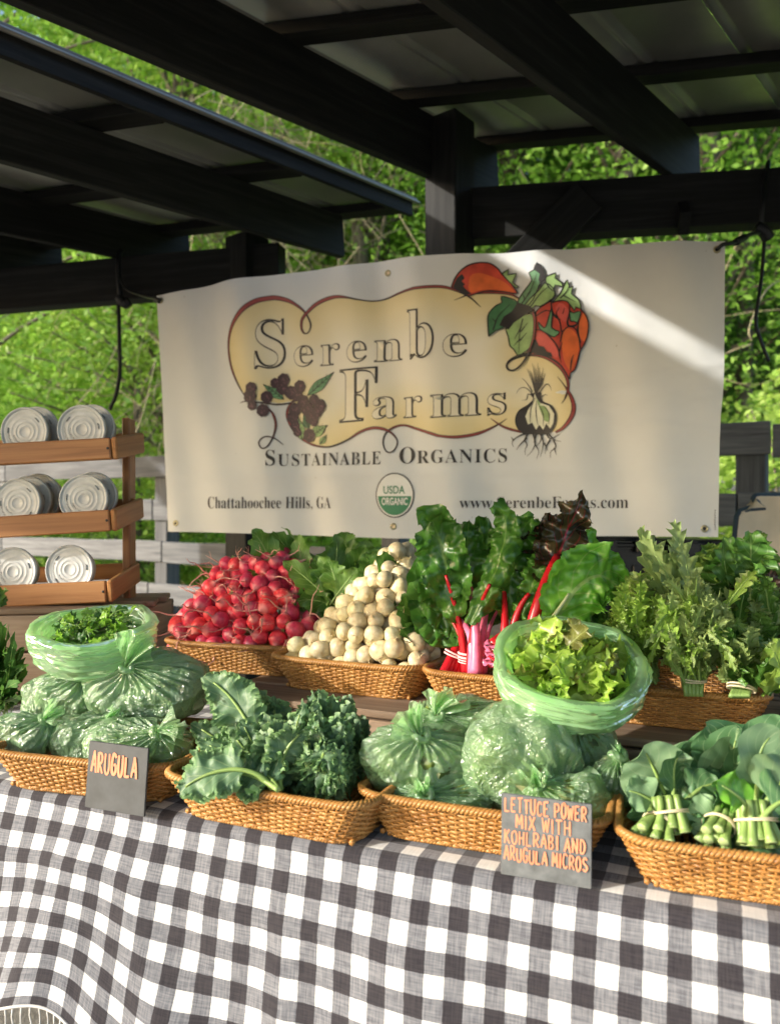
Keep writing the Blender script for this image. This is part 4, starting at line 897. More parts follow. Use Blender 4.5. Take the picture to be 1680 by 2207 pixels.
# ------------------------------------------------------------------ price cards
GL = {'A': [[(0, 0), (.25, .5), (.5, 1)], [(.5, 1), (.75, .5), (.95, -.02)], [(.18, .36), (.8, .34)]], 'R': [[(.08, 0), (.06, 1)], [(.06, 1), (.6, .98), (.8, .76), (.6, .52), (.08, .46)], [(.3, .48), (.88, 0)]],
      'U': [[(.06, 1), (.06, .3), (.3, 0), (.65, 0), (.86, .3), (.86, 1)]], 'G': [[(.86, .84), (.6, 1), (.25, .95), (.05, .5), (.25, .05), (.65, 0), (.88, .2), (.86, .45)], [(.86, .46), (.5, .46)]],
      'L': [[(.1, 1), (.08, 0)], [(.08, 0), (.8, .02)]], 'E': [[(.1, 1), (.08, 0)], [(.1, .98), (.8, 1)], [(.1, .5), (.65, .52)], [(.08, 0), (.82, .02)]], 'T': [[(.02, .96), (.95, 1)], [(.48, .98), (.48, 0)]],
      'C': [[(.86, .86), (.6, 1), (.25, .92), (.06, .5), (.25, .06), (.6, 0), (.88, .16)]], 'P': [[(.1, 0), (.1, 1)], [(.1, 1), (.65, .98), (.85, .74), (.62, .48), (.1, .46)]],
      'O': [[(.5, 1), (.15, .85), (.05, .45), (.25, .05), (.6, 0), (.88, .3), (.88, .7), (.65, .97), (.5, 1)]], 'W': [[(0, 1), (.22, 0)], [(.22, 0), (.5, .8)], [(.5, .8), (.74, 0)], [(.74, 0), (1, 1)]],
      'M': [[(.04, 0), (.08, 1)], [(.08, 1), (.5, .3)], [(.5, .3), (.9, 1)], [(.9, 1), (.96, 0)]], 'I': [[(.5, 1), (.5, 0)]], 'X': [[(.06, 1), (.9, 0)], [(.86, 1), (.06, 0)]], 'H': [[(.1, 1), (.08, 0)], [(.86, 1), (.86, 0)], [(.08, .5), (.86, .52)]],
      'K': [[(.1, 1), (.1, 0)], [(.82, 1), (.12, .45)], [(.3, .58), (.88, 0)]], 'B': [[(.1, 0), (.1, 1)], [(.1, 1), (.6, .98), (.76, .76), (.5, .54), (.1, .52)], [(.5, .54), (.86, .3), (.6, .02), (.1, 0)]],
      'N': [[(.08, 0), (.08, 1)], [(.08, 1), (.84, 0)], [(.84, 0), (.86, 1)]], 'D': [[(.1, 0), (.1, 1)], [(.1, 1), (.55, .96), (.86, .55), (.6, .06), (.1, 0)]], 'S': [[(.82, .86), (.5, 1), (.16, .84), (.24, .58), (.7, .42), (.84, .2), (.5, 0), (.08, .12)]]}
def card(label, bl, br, hgt, lines, lean, letter_w, smat='slate'):
    bl, br = Vector(bl), Vector(br); x = (br - bl); W = x.length; x.normalize(); back = Vector((-x.y, x.x, 0)); up = (Vector((0, 0, 1)) * math.cos(R(lean)) + back * math.sin(R(lean))); nrm = x.cross(up)
    o = empty('chalkboard_card', (bl + br) / 2, label, 'sign', 'small slate price cards')
    bm = bmesh.new(); th = .004
    vs = [bm.verts.new(bl + x * (W * a) + up * (hgt * b) - nrm * th * c - o.location) for a in (0, 1) for b in (0, 1) for c in (0, 1)]
    for f in BOXF: bm.faces.new([vs[i] for i in f])
    bmesh.ops.recalc_face_normals(bm, faces=bm.faces); bmesh.ops.bevel(bm, geom=bm.edges[:], offset=.0007, segments=1, affect='EDGES')
    me = bpy.data.meshes.new('board'); bm.to_mesh(me); bm.free(); me.materials.append(M[smat]); put('slate', me, o)
    rs = random.Random(len(lines)); 
    for (txt, x0, x1, yb, yt, slope) in lines:
        words = txt.split(' '); tot = sum(.55 if c == 'I' else (.6 if c == ' ' else 1) for c in txt); cw = (x1 - x0) / tot; cx_ = x0; Vs, Fs, k = [], [], 0
        for c in txt:
            if c == ' ': cx_ += cw * .6; continue
            w = cw * (.55 if c == 'I' else 1); jy = rs.uniform(-.03, .03) * (yt - yb); sc_ = rs.uniform(.94, 1.06)
            for st in GL[c]:
                q = [(cx_ + w * (.10 + .76 * (p[0] if c != 'I' else .5)) + rs.uniform(-.02, .02) * w, yb + jy + slope * (cx_ - x0) + p[1] * (yt - yb) * sc_) for p in st]
                C = cr(q, 7) if len(q) > 2 else np.linspace(q[0], q[1], 7); m = len(C); Tn = np.gradient(C, axis=0); Tn /= np.linalg.norm(Tn, axis=1)[:, None] + 1e-9; N = np.stack([-Tn[:, 1], Tn[:, 0]], 1)
                wd = letter_w * (1 + .25 * np.sin(np.linspace(.5, 2.8, m))) * rs.uniform(.85, 1.15); C[0] -= Tn[0] * .1 * letter_w; C[-1] += Tn[-1] * .3 * letter_w
                for a in np.concatenate([np.stack([C + N * wd[:, None] / 2, C - N * wd[:, None] / 2], 1).reshape(-1, 2)]): Vs.append(npa(bl + x * (a[0] * W) + up * (a[1] * W) + nrm * (.0005 + .00004 * k / 20)))
                i = np.arange(m - 1)[:, None] * 2 + k; Fs.append(i + np.array([0, 1, 3, 2])); k = len(Vs)
            cx_ += w
        part('printed_word', np.array(Vs), np.concatenate(Fs), M['marker'], o, smooth=False)
    return o
bl_, br_ = Gd(182, 1740, TH + .004), Gd(310, 1762, TH + .004)
card('small black slate card lettered ARUGULA in orange', bl_, br_, .099, [('ARUGULA', .06, .86, .50, .76, -.02)], 6, .030)
bl_, br_ = Gd(1079, 1885, TH + .004), Gd(1274, 1918, TH + .004)
card('grey slate card lettered LETTUCE POWER MIX WITH KOHLRABI AND ARUGULA MICROS', bl_, br_, .100,
     [('LETTUCE POWER', .03, .96, .72, .875, .01), ('MIX WITH', .16, .79, .545, .69, .0), ('KOHLRABI AND', .03, .95, .365, .51, .01), ('ARUGULA MICROS', .03, .97, .18, .325, .01)], 2, .0165, 'slate_grey')

# ------------------------------------------------------------------ tiered rack with lidded tubs
def build_rack():
    o = empty('tiered_rack', P(150, 1310, 1.92), 'tiered oiled wood display rack on the crates at left', 'rack')
    ok = M['oak']; tl = .055                                            # the rack leans a little to the left
    def S(px, py, z): p = P(px, py, z); return p
    board('upright', P(279, 1318, 1.985), P(277, 903, 1.985), .020, .048, ok, o, up=(0, 1, 0)); board('upright', P(-130, 1340, 1.985), P(-132, 925, 1.985), .020, .048, ok, o, up=(0, 1, 0))
    for k, (yl, yr, xr) in enumerate([(980, 967, 240), (1137, 1122, 238), (1286, 1275, 230)]):
        sl = (yr - yl) / 240.0; yA = yl - sl * 140 * 1.0; zf = 1.80
        a, b = P(-140, yl - sl * 140, zf), P(xr, yr, zf)
        board('shelf_front', a, b, .014, .050, ok, o, warp=.0, bev=.003)
        for xx, e in ((xr + 3, b), (-140, a)):
            c0 = e + Vector((.009, -.006, .0)); c1 = e + Vector((.012, .185, .030)); board('shelf_end', c0, c1, .014, .052, ok, o, bev=.004)
        for dy, dz in ((.03, -.018), (.085, -.010), (.14, -.002)): board('shelf_slat', a + Vector((0, dy, dz)), b + Vector((0, dy, dz)), .042, .008, ok, o, bev=.002)
        board('shelf_back', a + Vector((0, .18, .035)), b + Vector((0.0, .18, .035)), .010, .040, ok, o, bev=.002)
        V, Fq = lathe([(.0001, .001), (.003, .001), (.003, -.001)], 10); q = b + Vector((-.006, -.0075, 0)); part('screw', V[:, [0, 2, 1]] * [1, -1, 1] + npa(q), Fq, M['rubber'], o)
    # one tub: body, lid, rings and pen marks; axis along -Y
    body = mesh('body', *lathe([(.0001, .034), (.049, .034), (.0505, .032), (.0545, .004), (.0555, .0)], 36), mat=M['paper_cup'])
    t = NT('tub_lid_plastic'); c = t.coord(rnd_off=True); t.col(t.ramp(t.noise(c, 40, 4), [(.3, (.46, .47, .46)), (.7, (.60, .61, .60))])); t.set(Roughness=.55)
    prof = [(.0570, .005), (.0588, .003), (.0590, -.001), (.0580, -.0035), (.0562, -.004), (.0548, -.0030), (.0535, -.0005), (.0500, .0002), (.0490, -.0004), (.0475, -.0004), (.0462, .0003), (.0350, .0006), (.0342, .0001), (.0330, .0001), (.0322, .0006), (.0240, .0008), (.0232, .0001), (.0218, .0001), (.0210, .0008), (.0150, .0008), (.0142, .0003), (.0130, .0003), (.0124, .0010), (.0001, .0010)]
    lid = mesh('lid', *lathe(prof, 48), mat=t.m)
    tabs = []
    for a in (60, 118, -28, 200):
        aa = np.linspace(R(a - 9), R(a + 9), 8); tabs.append(tube(np.stack([.0415 * np.cos(aa), .0415 * np.sin(aa), np.full(8, -.0008)], 1), .0016, 6))
    V, Fq, _ = cat(tabs); tab = mesh('vent_tab', V, Fq, mat=m_simple('lid_tab', (.25, .26, .26), .5))
    def scribble(seed):
        rs = np.random.RandomState(seed); Vs, Fs, k = [], [], 0
        for r, a0, a1 in ((.040, 100 + seed * 7 % 40, 165 + seed * 7 % 40), (.028, 95 + seed * 11 % 40, 150 + seed * 11 % 40)):
            a = R(a0)
            while a < R(a1):
                w = R(rs.uniform(2, 5)); q = np.array([[r + rs.uniform(-.0015, .002), a], [r + rs.uniform(-.0022, .0022), a + w * .5], [r + rs.uniform(-.0022, .0015), a + w]])
                C = cr(np.stack([q[:, 0] * np.cos(q[:, 1]), q[:, 0] * np.sin(q[:, 1])], 1), 4); T = np.gradient(C, axis=0); T /= np.linalg.norm(T, axis=1)[:, None] + 1e-9; N = np.stack([-T[:, 1], T[:, 0]], 1) * .00042
                Vs.append(np.stack([np.c_[C + N, np.full(len(C), -.0002)], np.c_[C - N, np.full(len(C), -.0002)]], 1).reshape(-1, 3)); i = np.arange(len(C) - 1)[:, None] * 2 + k; Fs.append(i + np.array([0, 1, 3, 2])); k += 2 * len(C); a += w * 1.35
        return mesh('pen_marks', np.concatenate(Vs), np.concatenate(Fs), smooth=False, mat=M['pen'])
    spec = [(52.8, 931, 1.845, 2, 'left', 'top'), (175.5, 926, 1.845, 2, 'right', 'top'), (36.8, 1085, 1.845, 3, 'left', 'middle'), (180, 1076, 1.845, 2, 'right', 'middle'), (27, 1233, 1.845, 1, 'left', 'bottom'), (149.7, 1228, 1.845, 1, 'right', 'bottom'), (-75, 935, 1.845, 1, 'far left', 'top')]
    n = 0
    for px, py, z, cnt, side, row in spec[:6]:
        for j in range(cnt):
            n += 1
            lb = f"white round lidded tub {'in front' if j == 0 else ('second from the front' if j == 1 else 'hindmost')} in the {side} pile of the {row} shelf"
            q = empty('lidded_tub', P(px, py, z) + Vector((.006 * j, .043 * j, .008 * j)), lb, 'tub', 'round lidded tubs on the rack')
            q.rotation_euler = (R(-90 - 4 - rnd.uniform(-3, 3)), R(rnd.uniform(-2, 2)), R(rnd.uniform(-2, 3) - 3)); 
            put('body', body, q); l = put('lid', lid, q); l.rotation_euler = (0, 0, R(rnd.uniform(-20, 20))); put('vent_tab', tab, l)['kind'] = 'stuff'
            if j == 0: put('pen_marks', scribble(n), q)
build_rack()
# the crate stack that carries the rack
def left_crate():
    o = empty('wooden_crate', P(60, 1400, 1.86), 'tall weathered crate under the tiered rack at the left edge', 'crate', 'weathered crates on the table')
    zf = 1.80
    def at(px, h, z): p = P(px, 1300, z); p.z = h; return p
    tops = [(.965, .885), (.880, .79)]
    a, b = at(-260, 0, 1.70), at(296, 0, 1.80)
    for h1, h0 in tops:
        for dy in (0, .30): board('slat', Vector((a.x, a.y + dy, (h0 + h1) / 2)), Vector((b.x, b.y + dy, (h0 + h1) / 2)), .016, h1 - h0, M['old_wood'], o, bev=.003, warp=.001, seed=int(h1 * 1000))
        for e in (a, b): board('end_slat', Vector((e.x - (.008 if e is b else -.008), e.y + .01, (h0 + h1) / 2)), Vector((e.x - (.008 if e is b else -.008), e.y + .29, (h0 + h1) / 2)), .014, h1 - h0, M['old_wood'], o, bev=.003)
    for k in range(3): board('top_slat', Vector((a.x, a.y + .045 + k * .105, .974)), Vector((b.x, b.y + .045 + k * .105, .974)), .098, .014, M['old_wood'], o, bev=.003)
    for e in (a, b):
        for dy in (.02, .28): board('corner_post', Vector((e.x + (-.03 if e is b else .03), e.y + dy, TH + .004)), Vector((e.x + (-.03 if e is b else .03), e.y + dy, .966)), .028, .022, M['old_wood'], o, up=(0, 1, 0))
left_crate()

# ------------------------------------------------------------------ canvas chair and dark boxes behind the table
def build_chair():
    o = empty('canvas_chair', (1.42, 2.75, 0), 'tan canvas chair with dark blue piping beside the fence at right', 'chair')
    z = 2.72; n, m = 26, 20; V = []
    for i in range(n + 1):
        for j in range(m + 1):
            u, v = i / n, j / m; sq = lambda a: a
            px = 1585 + 215 * u; py = 1070 + 300 * v
            rr = .20; cu = max(0, rr - u) / rr if u < rr else (max(0, u - 1 + rr) / rr); cv = max(0, rr * .7 - v) / (rr * .7)
            sc = 1 - (.30 * (cu ** 2) * (cv ** 2) * 1.6); px = 1692 + (px - 1692) * sc; py = 1220 + (py - 1220) * (1 - .16 * cu ** 2 * cv ** 1.5)
            px -= 8 * math.sin(v * 3.1) * (1 - u)
            p = P(px, py, z); p.y += .035 * math.sin(u * math.pi) * math.sin(min(1, v + .2) * math.pi) + .05 * v * 0 + .006 * float(vn(np.array([u * 6, v * 6, 0.]), 1, 4)) - .05 * (1 - v); V.append(npa(p))
    V = np.array(V); F1 = gridf(n, m); off = np.array([0, .030, 0]); ring = [i * (m + 1) + m for i in range(n + 1)][::-1] + [j for j in range(m, -1, -1)][1:] ; 
    part('back_canvas', np.concatenate([V, V + off]), np.concatenate([F1[:, ::-1], F1 + len(V)]), M['tan'], o)
    edge = [V[j] for j in range(m, -1, -1)] + [V[i * (m + 1)] for i in range(1, n + 1)] + [V[n * (m + 1) + j] for j in range(1, m + 1)]
    Vt, Ft, _ = tube(np.array(edge) + off * .5, .011, 10); part('piping', Vt, Ft, M['navy'], o)
    b = P(1560, 1180, 2.80)
    for px in (1562, 1800):
        a = P(px, 1165, 2.83); g = Vector((a.x, a.y + .10, 0)); board('frame_tube', a, g, .024, .024, M['rubber'], o)
    s0 = P(1600, 1370, 2.6); board('seat', Vector((s0.x, 2.35, .62)), Vector((s0.x + .34, 2.35, .62)), .42, .03, M['tan'], o)
    for x in (s0.x, s0.x + .34): board('leg', Vector((x, 2.16, .61)), Vector((x, 2.9, .0)), .024, .024, M['rubber'], o)
build_chair()
def tote(label, px0, px1, z, htop, hh, dep):
    a, b = P(px0, 1160, z), P(px1, 1160, z); o = empty('plastic_tote', ((a.x + b.x) / 2, z, htop - hh), label, 'box', 'dark plastic boxes behind the banner')
    W = b.x - a.x; bm = bmesh.new()
    def bx(c, s, bv):
        r = bmesh.ops.create_cube(bm, size=1, matrix=Matrix.Translation(c) @ Matrix.Diagonal((*s, 1))); bmesh.ops.bevel(bm, geom=list({e for v in r['verts'] for e in v.link_edges}), offset=bv, segments=3, affect='EDGES')
    bx((0, dep / 2, hh / 2), (W * .92, dep, hh * .98), .015)
    for k in range(7): bx((-W * .4 + W * .8 * k / 6, -.004, hh * .45), (.02, .016, hh * .8), .004)
    me = bpy.data.meshes.new('shell'); bm.to_mesh(me); bm.free(); me.materials.append(M['black_plastic']); put('shell', me, o)
    bm = bmesh.new(); bx((0, dep / 2, hh - .012), (W, dep + .04, .028), .010); bx((0, dep / 2, hh + .008), (W * .9, dep * .8, .014), .005); bx((-W * .25, -.03, hh - .015), (.08, .02, .05), .006); bx((W * .25, -.03, hh - .015), (.08, .02, .05), .006)
    me = bpy.data.meshes.new('lid'); bm.to_mesh(me); bm.free(); me.materials.append(M['black_plastic']); put('lid', me, o)
    bm = bmesh.new()
    return o
tote('dark glossy lidded box just under the right half of the banner', 1255, 1432, 2.75, 1.095, .55, .32)
tote('dark glossy lidded box beside the chair under the banner corner', 1440, 1580, 2.75, 1.085, .52, .32)
# a low stand under the boxes
sb = empty('wooden_stand', (1.0, 2.9, 0), 'dark wooden stand carrying the plastic boxes behind the banner', 'stand')
board('top', (.62, 2.93, .535), (1.30, 2.93, .535), .36, .025, M['black_wood'], sb)
for x in (.66, 1.26):
    for y in (2.78, 3.08): board('leg', (x, y, 0), (x, y, .52), .05, .05, M['black_wood'], sb, up=(0, 1, 0))

# ------------------------------------------------------------------ produce: generators
def leafgeo(ctrl, face, W, prof, nu=22, nv=10, ruf=.0, rf=5, fold=.15, crk=0, crf=30, teeth=None, seed=0, droop=0, cup=0, ruft=.5, frill=0, ff=20, edge=1.0):
    rs = np.random.RandomState(seed); C = bez(ctrl, nu + 1); L = np.linalg.norm(np.diff(C, axis=0), axis=1).sum()
    T = np.gradient(C, axis=0); T /= np.linalg.norm(T, axis=1)[:, None] + 1e-9; f = npa(face); S = np.cross(T, f); S /= np.linalg.norm(S, axis=1)[:, None] + 1e-9; N = np.cross(S, T)
    s = np.linspace(0, 1, nu + 1); t = np.linspace(-1, 1, nv + 1); t = np.sign(t) * np.abs(t) ** edge; w = W * prof(s)
    w2 = w[:, None] * np.ones(nv + 1)
    fw = np.zeros_like(w2)
    if teeth:
        tn, td, slant = teeth; saw = np.stack([np.abs((s * tn + ph) % 1 * 2 - 1) for ph in (0, .37)], 1)
        sd_ = (t > 0).astype(int); k = saw[:, sd_] ** 1.3; w2 = w2 * (1 - td * k * np.abs(t)[None]); fw = slant * w2 * np.abs(t)[None] ** 1
    at = np.abs(t)[None]; ph = rs.uniform(0, 6.28, 2); side = (t > 0).astype(int)
    a1 = 2 * np.pi * rf * s[:, None] + ph[side][None]
    rr = ruf * W * (at ** 1.6) * (np.sin(a1) + .45 * np.sin(2.3 * a1 + 1.3)) * np.minimum(1, w / W * 2)[:, None]
    rt_ = ruf * W * ruft * (at ** 1.6) * np.cos(a1 * 1.07)
    V = C[:, None] + S[:, None] * (w2 * t[None] * (1 - .25 * cup * at ** 2))[..., None] + N[:, None] * (rr + fold * w2 * at + cup * w2 * at ** 2)[..., None] + T[:, None] * (rt_ * .6 + fw)[..., None]
    if frill:
        b1 = 2 * np.pi * ff * s[:, None] + ph[side][None] + 1.5 * np.sin(9 * s[:, None] + seed); e5 = at ** 5 * np.minimum(1, w / W * 2.5)[:, None]; jj = vn(V, 60, seed + 3)
        V = V + N[:, None] * (frill * e5 * np.sin(b1) * (.5 + jj))[..., None] + T[:, None] * (frill * .9 * e5 * np.cos(b1))[..., None] - S[:, None] * (np.sign(t)[None] * frill * .9 * e5 * (np.sin(2 * b1 + 1) * .6 + jj))[..., None]
    if crk:
        q = vn(V, crf, seed) - .5; q2 = vn(V, crf * 2.3, seed + 5) - .5; V = V + N[:, None] * ((q + .5 * q2) * crk * np.minimum(1, (.15 + at) * 1.5))[..., None]
    uv = np.stack([np.repeat(s[:, None], nv + 1, 1), np.repeat((t * .5 + .5)[None], nu + 1, 0)], -1)
    return V.reshape(-1, 3), gridf(nu, nv), uv.reshape(-1, 2)
ovate = lambda s: np.clip(np.sin(np.pi * np.clip(s, 0, 1) ** .75), 0, 1) ** .62 + .02
spoon = lambda s: np.where(s < .30, .055, np.clip(np.sin(np.pi * np.clip((s - .30) / .70, 0, 1) ** .62), 0, 1) ** .7 + .05)
strap = lambda s: np.clip(np.sin(np.pi * np.clip(s * .93 + .05, 0, 1)) ** .5, .05, 1)
def stalkgeo(ctrl, r0, r1, n=14, k=7): V, Fq, uv = tube(bez(ctrl, n), np.linspace(r0, r1, n), k); return V, Fq, uv
M['collard'] = m_leaf('collard_leaf', (.038, .115, .042), (.10, .215, .085), (.34, .48, .24), rough=.48, transl=.18, nveins=6, ns=10, bump=.35, slant=.9, vs=.75)
M['collard2'] = m_leaf('collard_leaf_pale', (.15, .27, .14), (.24, .39, .20), (.36, .48, .28), rough=.5, transl=.25, nveins=6, ns=10, bump=.35, slant=.9)
M['kale'] = m_leaf('kale_leaf', (.065, .14, .072), (.155, .27, .135), (.30, .42, .20), rough=.5, transl=.2, nveins=7, ns=26, bump=.6, slant=.8, edge=(.23, .39, .15))
M['chard'] = m_leaf('chard_leaf', (.028, .105, .014), (.09, .24, .03), (.19, .34, .06), rough=.32, transl=.2, nveins=7, ns=22, bump=.9, slant=.8, vs=.5, reticle=1.0, spec=.6)
M['chard_red'] = m_leaf('bronze_chard_leaf', (.030, .022, .014), (.065, .055, .022), (.30, .01, .03), rough=.26, transl=.15, nveins=7, ns=22, bump=.9, slant=.8, vs=.8, reticle=1.0, spec=.6)
M['chard_green'] = m_leaf('green_chard_leaf', (.06, .22, .02), (.18, .44, .05), (.30, .42, .14), rough=.30, transl=.25, nveins=6, ns=22, bump=.9, slant=.8, vs=.7, reticle=1.0, spec=.6)
M['radleaf'] = m_leaf('radish_top_leaf', (.07, .17, .024), (.18, .33, .06), (.32, .46, .16), rough=.42, transl=.35, nveins=8, ns=24, bump=.6)
M['turleaf'] = m_leaf('turnip_top_leaf', (.042, .13, .02), (.11, .24, .04), (.22, .36, .10), rough=.4, transl=.3, nveins=8, ns=24, bump=.6)
M['mustard'] = m_leaf('frilly_mustard_leaf', (.16, .29, .035), (.34, .50, .10), (.40, .48, .20), rough=.45, transl=.4, nveins=9, ns=30)
M['mizuna'] = m_leaf('mizuna_leaf', (.17, .25, .07), (.31, .40, .14), (.34, .40, .20), rough=.5, transl=.3, nveins=9, ns=30)
M['purple'] = m_leaf('purple_mustard_leaf', (.05, .025, .02), (.12, .075, .05), (.20, .10, .08), rough=.45, transl=.25, nveins=9, ns=30)
M['lettuce'] = m_leaf('lettuce_leaf', (.20, .34, .035), (.46, .62, .11), (.50, .60, .22), rough=.32, transl=.42, nveins=7, ns=20, bump=.6)
M['lettuce_red'] = m_leaf('red_lettuce_leaf', (.11, .10, .03), (.22, .24, .05), (.40, .45, .18), rough=.32, transl=.35, nveins=7, ns=20)
M['arug'] = m_leaf('arugula_leaf', (.10, .25, .018), (.27, .47, .055), (.40, .55, .20), rough=.35, transl=.4, nveins=6, ns=20)
M['parsley'] = m_leaf('parsley_leaf', (.02, .075, .012), (.06, .16, .025), (.12, .25, .05), rough=.45, transl=.3, nveins=6, ns=20)
M['stem'] = m_simple('pale_green_stem', (.24, .36, .10), .38, 0, .25, 30)
M['stem_cut'] = m_simple('cut_stem_end', (.38, .48, .20), .5, 0, .2, 60)
M['stalk_red'] = m_simple('red_chard_stalk', (.50, .012, .02), .25, 0, .3, 25)
M['stalk_pink'] = m_simple('pink_chard_stalk', (.74, .17, .30), .28, 0, .35, 60)
M['stalk_white'] = m_simple('pale_chard_stalk', (.50, .55, .33), .3, 0, .15, 30)

def ring(c, axis, rx, ry, tube_r, name, mat, parent, seed=0, up=(0, 0, 1)):
    ax = Vector(axis).normalized(); x = ax.cross(Vector(up)).normalized(); y = x.cross(ax); a = np.linspace(0, 2 * np.pi, 30, endpoint=False); rs = np.random.RandomState(seed)
    Vs = []
    for k in range(2):
        o_ = (k - .5) * tube_r * 2.2; C = npa(c) + np.outer(np.cos(a) * rx, npa(x)) + np.outer(np.sin(a) * ry, npa(y)) + np.outer(o_ + tube_r * np.sin(a + k), npa(ax)); Vs.append(tube(C, tube_r, 5, closed=True))
    V, Fq, _ = cat(Vs); part(name, V, Fq, mat, parent)

# ------------------------------------------------------------------ radishes and turnips
def root_mesh(seed, kind):
    rs = np.random.RandomState(seed)
    if kind == 'radish': prof = [(.0002, .93), (.25, .95), (.45, .86), (.78, .62), (.97, .25), (1.0, -.08), (.93, -.42), (.72, -.74), (.42, -.98), (.20, -1.14), (.09, -1.32)]
    else: prof = [(.0002, .80), (.22, .86), (.40, .90), (.75, .70), (.97, .32), (1.03, -.05), (.95, -.40), (.72, -.70), (.42, -.88), (.18, -.98), (.06, -1.08)]
    V, Fq = lathe(prof, 22); V = V * (1 + .10 * (vn(V + seed, 1.1, seed)[:, None] - .5)); V[:, 2] *= rs.uniform(.85, 1.15); V[:, 0] *= rs.uniform(.9, 1.06); V = V * (1 + .07 * (vn(V, 2.6, seed + 1)[:, None] - .5))
    me = mesh('body', V, Fq, mat=M[kind])
    L = rs.uniform(2.2, 4.6) if kind == 'radish' else rs.uniform(.5, 1.5); q = [np.array([0, 0, -1.05])]; d = np.array([0, 0, -1.0])
    for _ in range(6): d = d * .8 + rs.randn(3) * .38; d[2] -= .12; q.append(q[-1] + d / np.linalg.norm(d) * L / 6)
    C = cr(q, 4); parts = [tube(C, np.linspace(.11 if kind == 'radish' else .05, .022, len(C)), 5)]
    if kind == 'radish':
        for _ in range(3):
            i = rs.randint(4, len(C) - 4); d = rs.randn(3) * .5; parts.append(tube([C[i], C[i] + d * .5, C[i] + d + rs.randn(3) * .2], [.02, .014, .006], 3))
    V, Fq, _ = cat(parts); rt = mesh('root', V, Fq, mat=M[kind + '_root'])
    st = [tube([(0, 0, .82), (.12 * math.cos(a), .12 * math.sin(a), 1.0), (.25 * math.cos(a), .25 * math.sin(a), 1.25)], [.09, .07, .04], 5) for a in (0, 1.6, 3.1, 4.7)]
    V, Fq, _ = cat(st); return me, rt, mesh('stem_stub', V, Fq, mat=M['stem'])
def m_root(name, c1, c2, c3, rough, pale):
    t = NT(name); v = t.coord('Object', rnd_off=True); f = t.noise(v, 2.2, 5); c = t.ramp(f, [(.3, c1), (.55, c2), (.75, c3)])
    tc = t.n('TexCoord'); sx = t.n('SeparateXYZ'); t.l(tc.outputs['Object'], sx.inputs[0]); z = sx.outputs[2]
    c = t.mix(t.ramp(z, [(.80, (0, 0, 0)), (.95, (1, 1, 1))]), c, pale); c = t.mix(t.ramp(t.math('MULTIPLY', z, -1.0), [(.80, (0, 0, 0)), (1.1, (.8, .8, .8))]), c, pale)
    sc = t.ramp(t.noise(t.coord('Object', (1, 1, 5), True), 3.5, 4, .7), [(.62, (0, 0, 0)), (.70, (1, 1, 1))]); c = t.mix(t.math('MULTIPLY', sc, .28), c, pale)
    oi = t.n('ObjectInfo'); hs = t.n('HueSaturation'); t.l(c, hs.inputs['Color']); t.l(t.math('ADD', t.math('MULTIPLY', oi.outputs['Random'], .4), .8), hs.inputs['Value']); t.l(t.math('ADD', t.math('MULTIPLY', oi.outputs['Random'], .018), .493), hs.inputs['Hue'])
    t.col(hs.outputs[0]); t.set(Roughness=rough); t.b.inputs['Subsurface Weight'].default_value = .12; t.b.inputs['Subsurface Scale'].default_value = .004; t.b.inputs['Subsurface Radius'].default_value = (1, .5, .4)
    t.l(t.bump(t.noise(v, 9, 4), .12, .02), t.b.inputs['Normal']); return t.m
M['radish'] = m_root('radish_skin', (.50, .020, .055), (.70, .050, .10), (.80, .12, .15), .33, (.70, .22, .22))
M['radish_root'] = m_simple('radish_root_tip', (.66, .34, .28), .6, 0, .3, 8)
M['turnip'] = m_root('turnip_skin', (.54, .43, .24), (.68, .58, .36), (.76, .68, .47), .40, (.55, .42, .20))
M['turnip_root'] = m_simple('turnip_root_tip', (.58, .47, .27), .6, 0, .2, 8)
def heap(kind, key, n, hfun, rr, label, group, seed, x0, x1, y0, y1):
    var = [root_mesh(seed + k, kind) for k in range(7)]; rs = np.random.RandomState(seed); pts = []
    tries = 0
    while len(pts) < n and tries < 90000:
        tries += 1; x, y = rs.uniform(x0, x1), rs.uniform(y0, y1); r = rs.uniform(*rr); top = hfun(x, y)
        if top < .03: continue
        z = top - (rs.rand() ** 1.3) * .055; f = .86 if tries < 45000 else .72
        z = max(z, .045)
        if all((x - a) ** 2 + (y - b) ** 2 + (z - c) ** 2 > ((r + d) * f) ** 2 for a, b, c, d in pts): pts.append((x, y, z, r))
    for x, y, z, r in pts:
        o = empty(kind, bw(key, x, y, z), label, kind, group); o.scale = (r, r, r)
        e = .01; nx = np.array([-(hfun(x + e, y) - hfun(x - e, y)) / (2 * e), -(hfun(x, y + e) - hfun(x, y - e)) / (2 * e), 1.0]); nx /= np.linalg.norm(nx)
        if kind == 'radish': d = np.array([rs.randn() * .8 - .1, -1 + rs.randn() * .7, rs.randn() * .55 - .1]) + nx * .4
        else: d = np.array([rs.randn() * .55, -1 + rs.randn() * .4, rs.randn() * .6 + .1])
        o.rotation_euler = Vector(-d).to_track_quat('Z', 'Y').to_euler()
        b, rt, st = var[rs.randint(7)]; put('body', b, o); put('root', rt, o)
        if kind == 'radish': put('stem_stub', st, o)
    return len(pts)
def rad_h(x, y):
    base = .078; pk = math.exp(-((x - .03) / .115) ** 2 * .9) * .170 + math.exp(-((x + .10) / .06) ** 2) * .085
    fy = np.clip((y + .10) / .12, 0, 1) ** .7; ex = 1 if abs(x) < .162 else 0
    return (base + pk * fy) * ex
def tur_h(x, y):
    base = .068; q = max(0, 1 - abs(x - .040) / (.190 if x < .040 else .140)) ** .85; fy = np.clip((y + .11) / .16, 0, 1); ex = 1 if abs(x) < .150 else 0
    return (base + .212 * q * fy ** .75) * ex
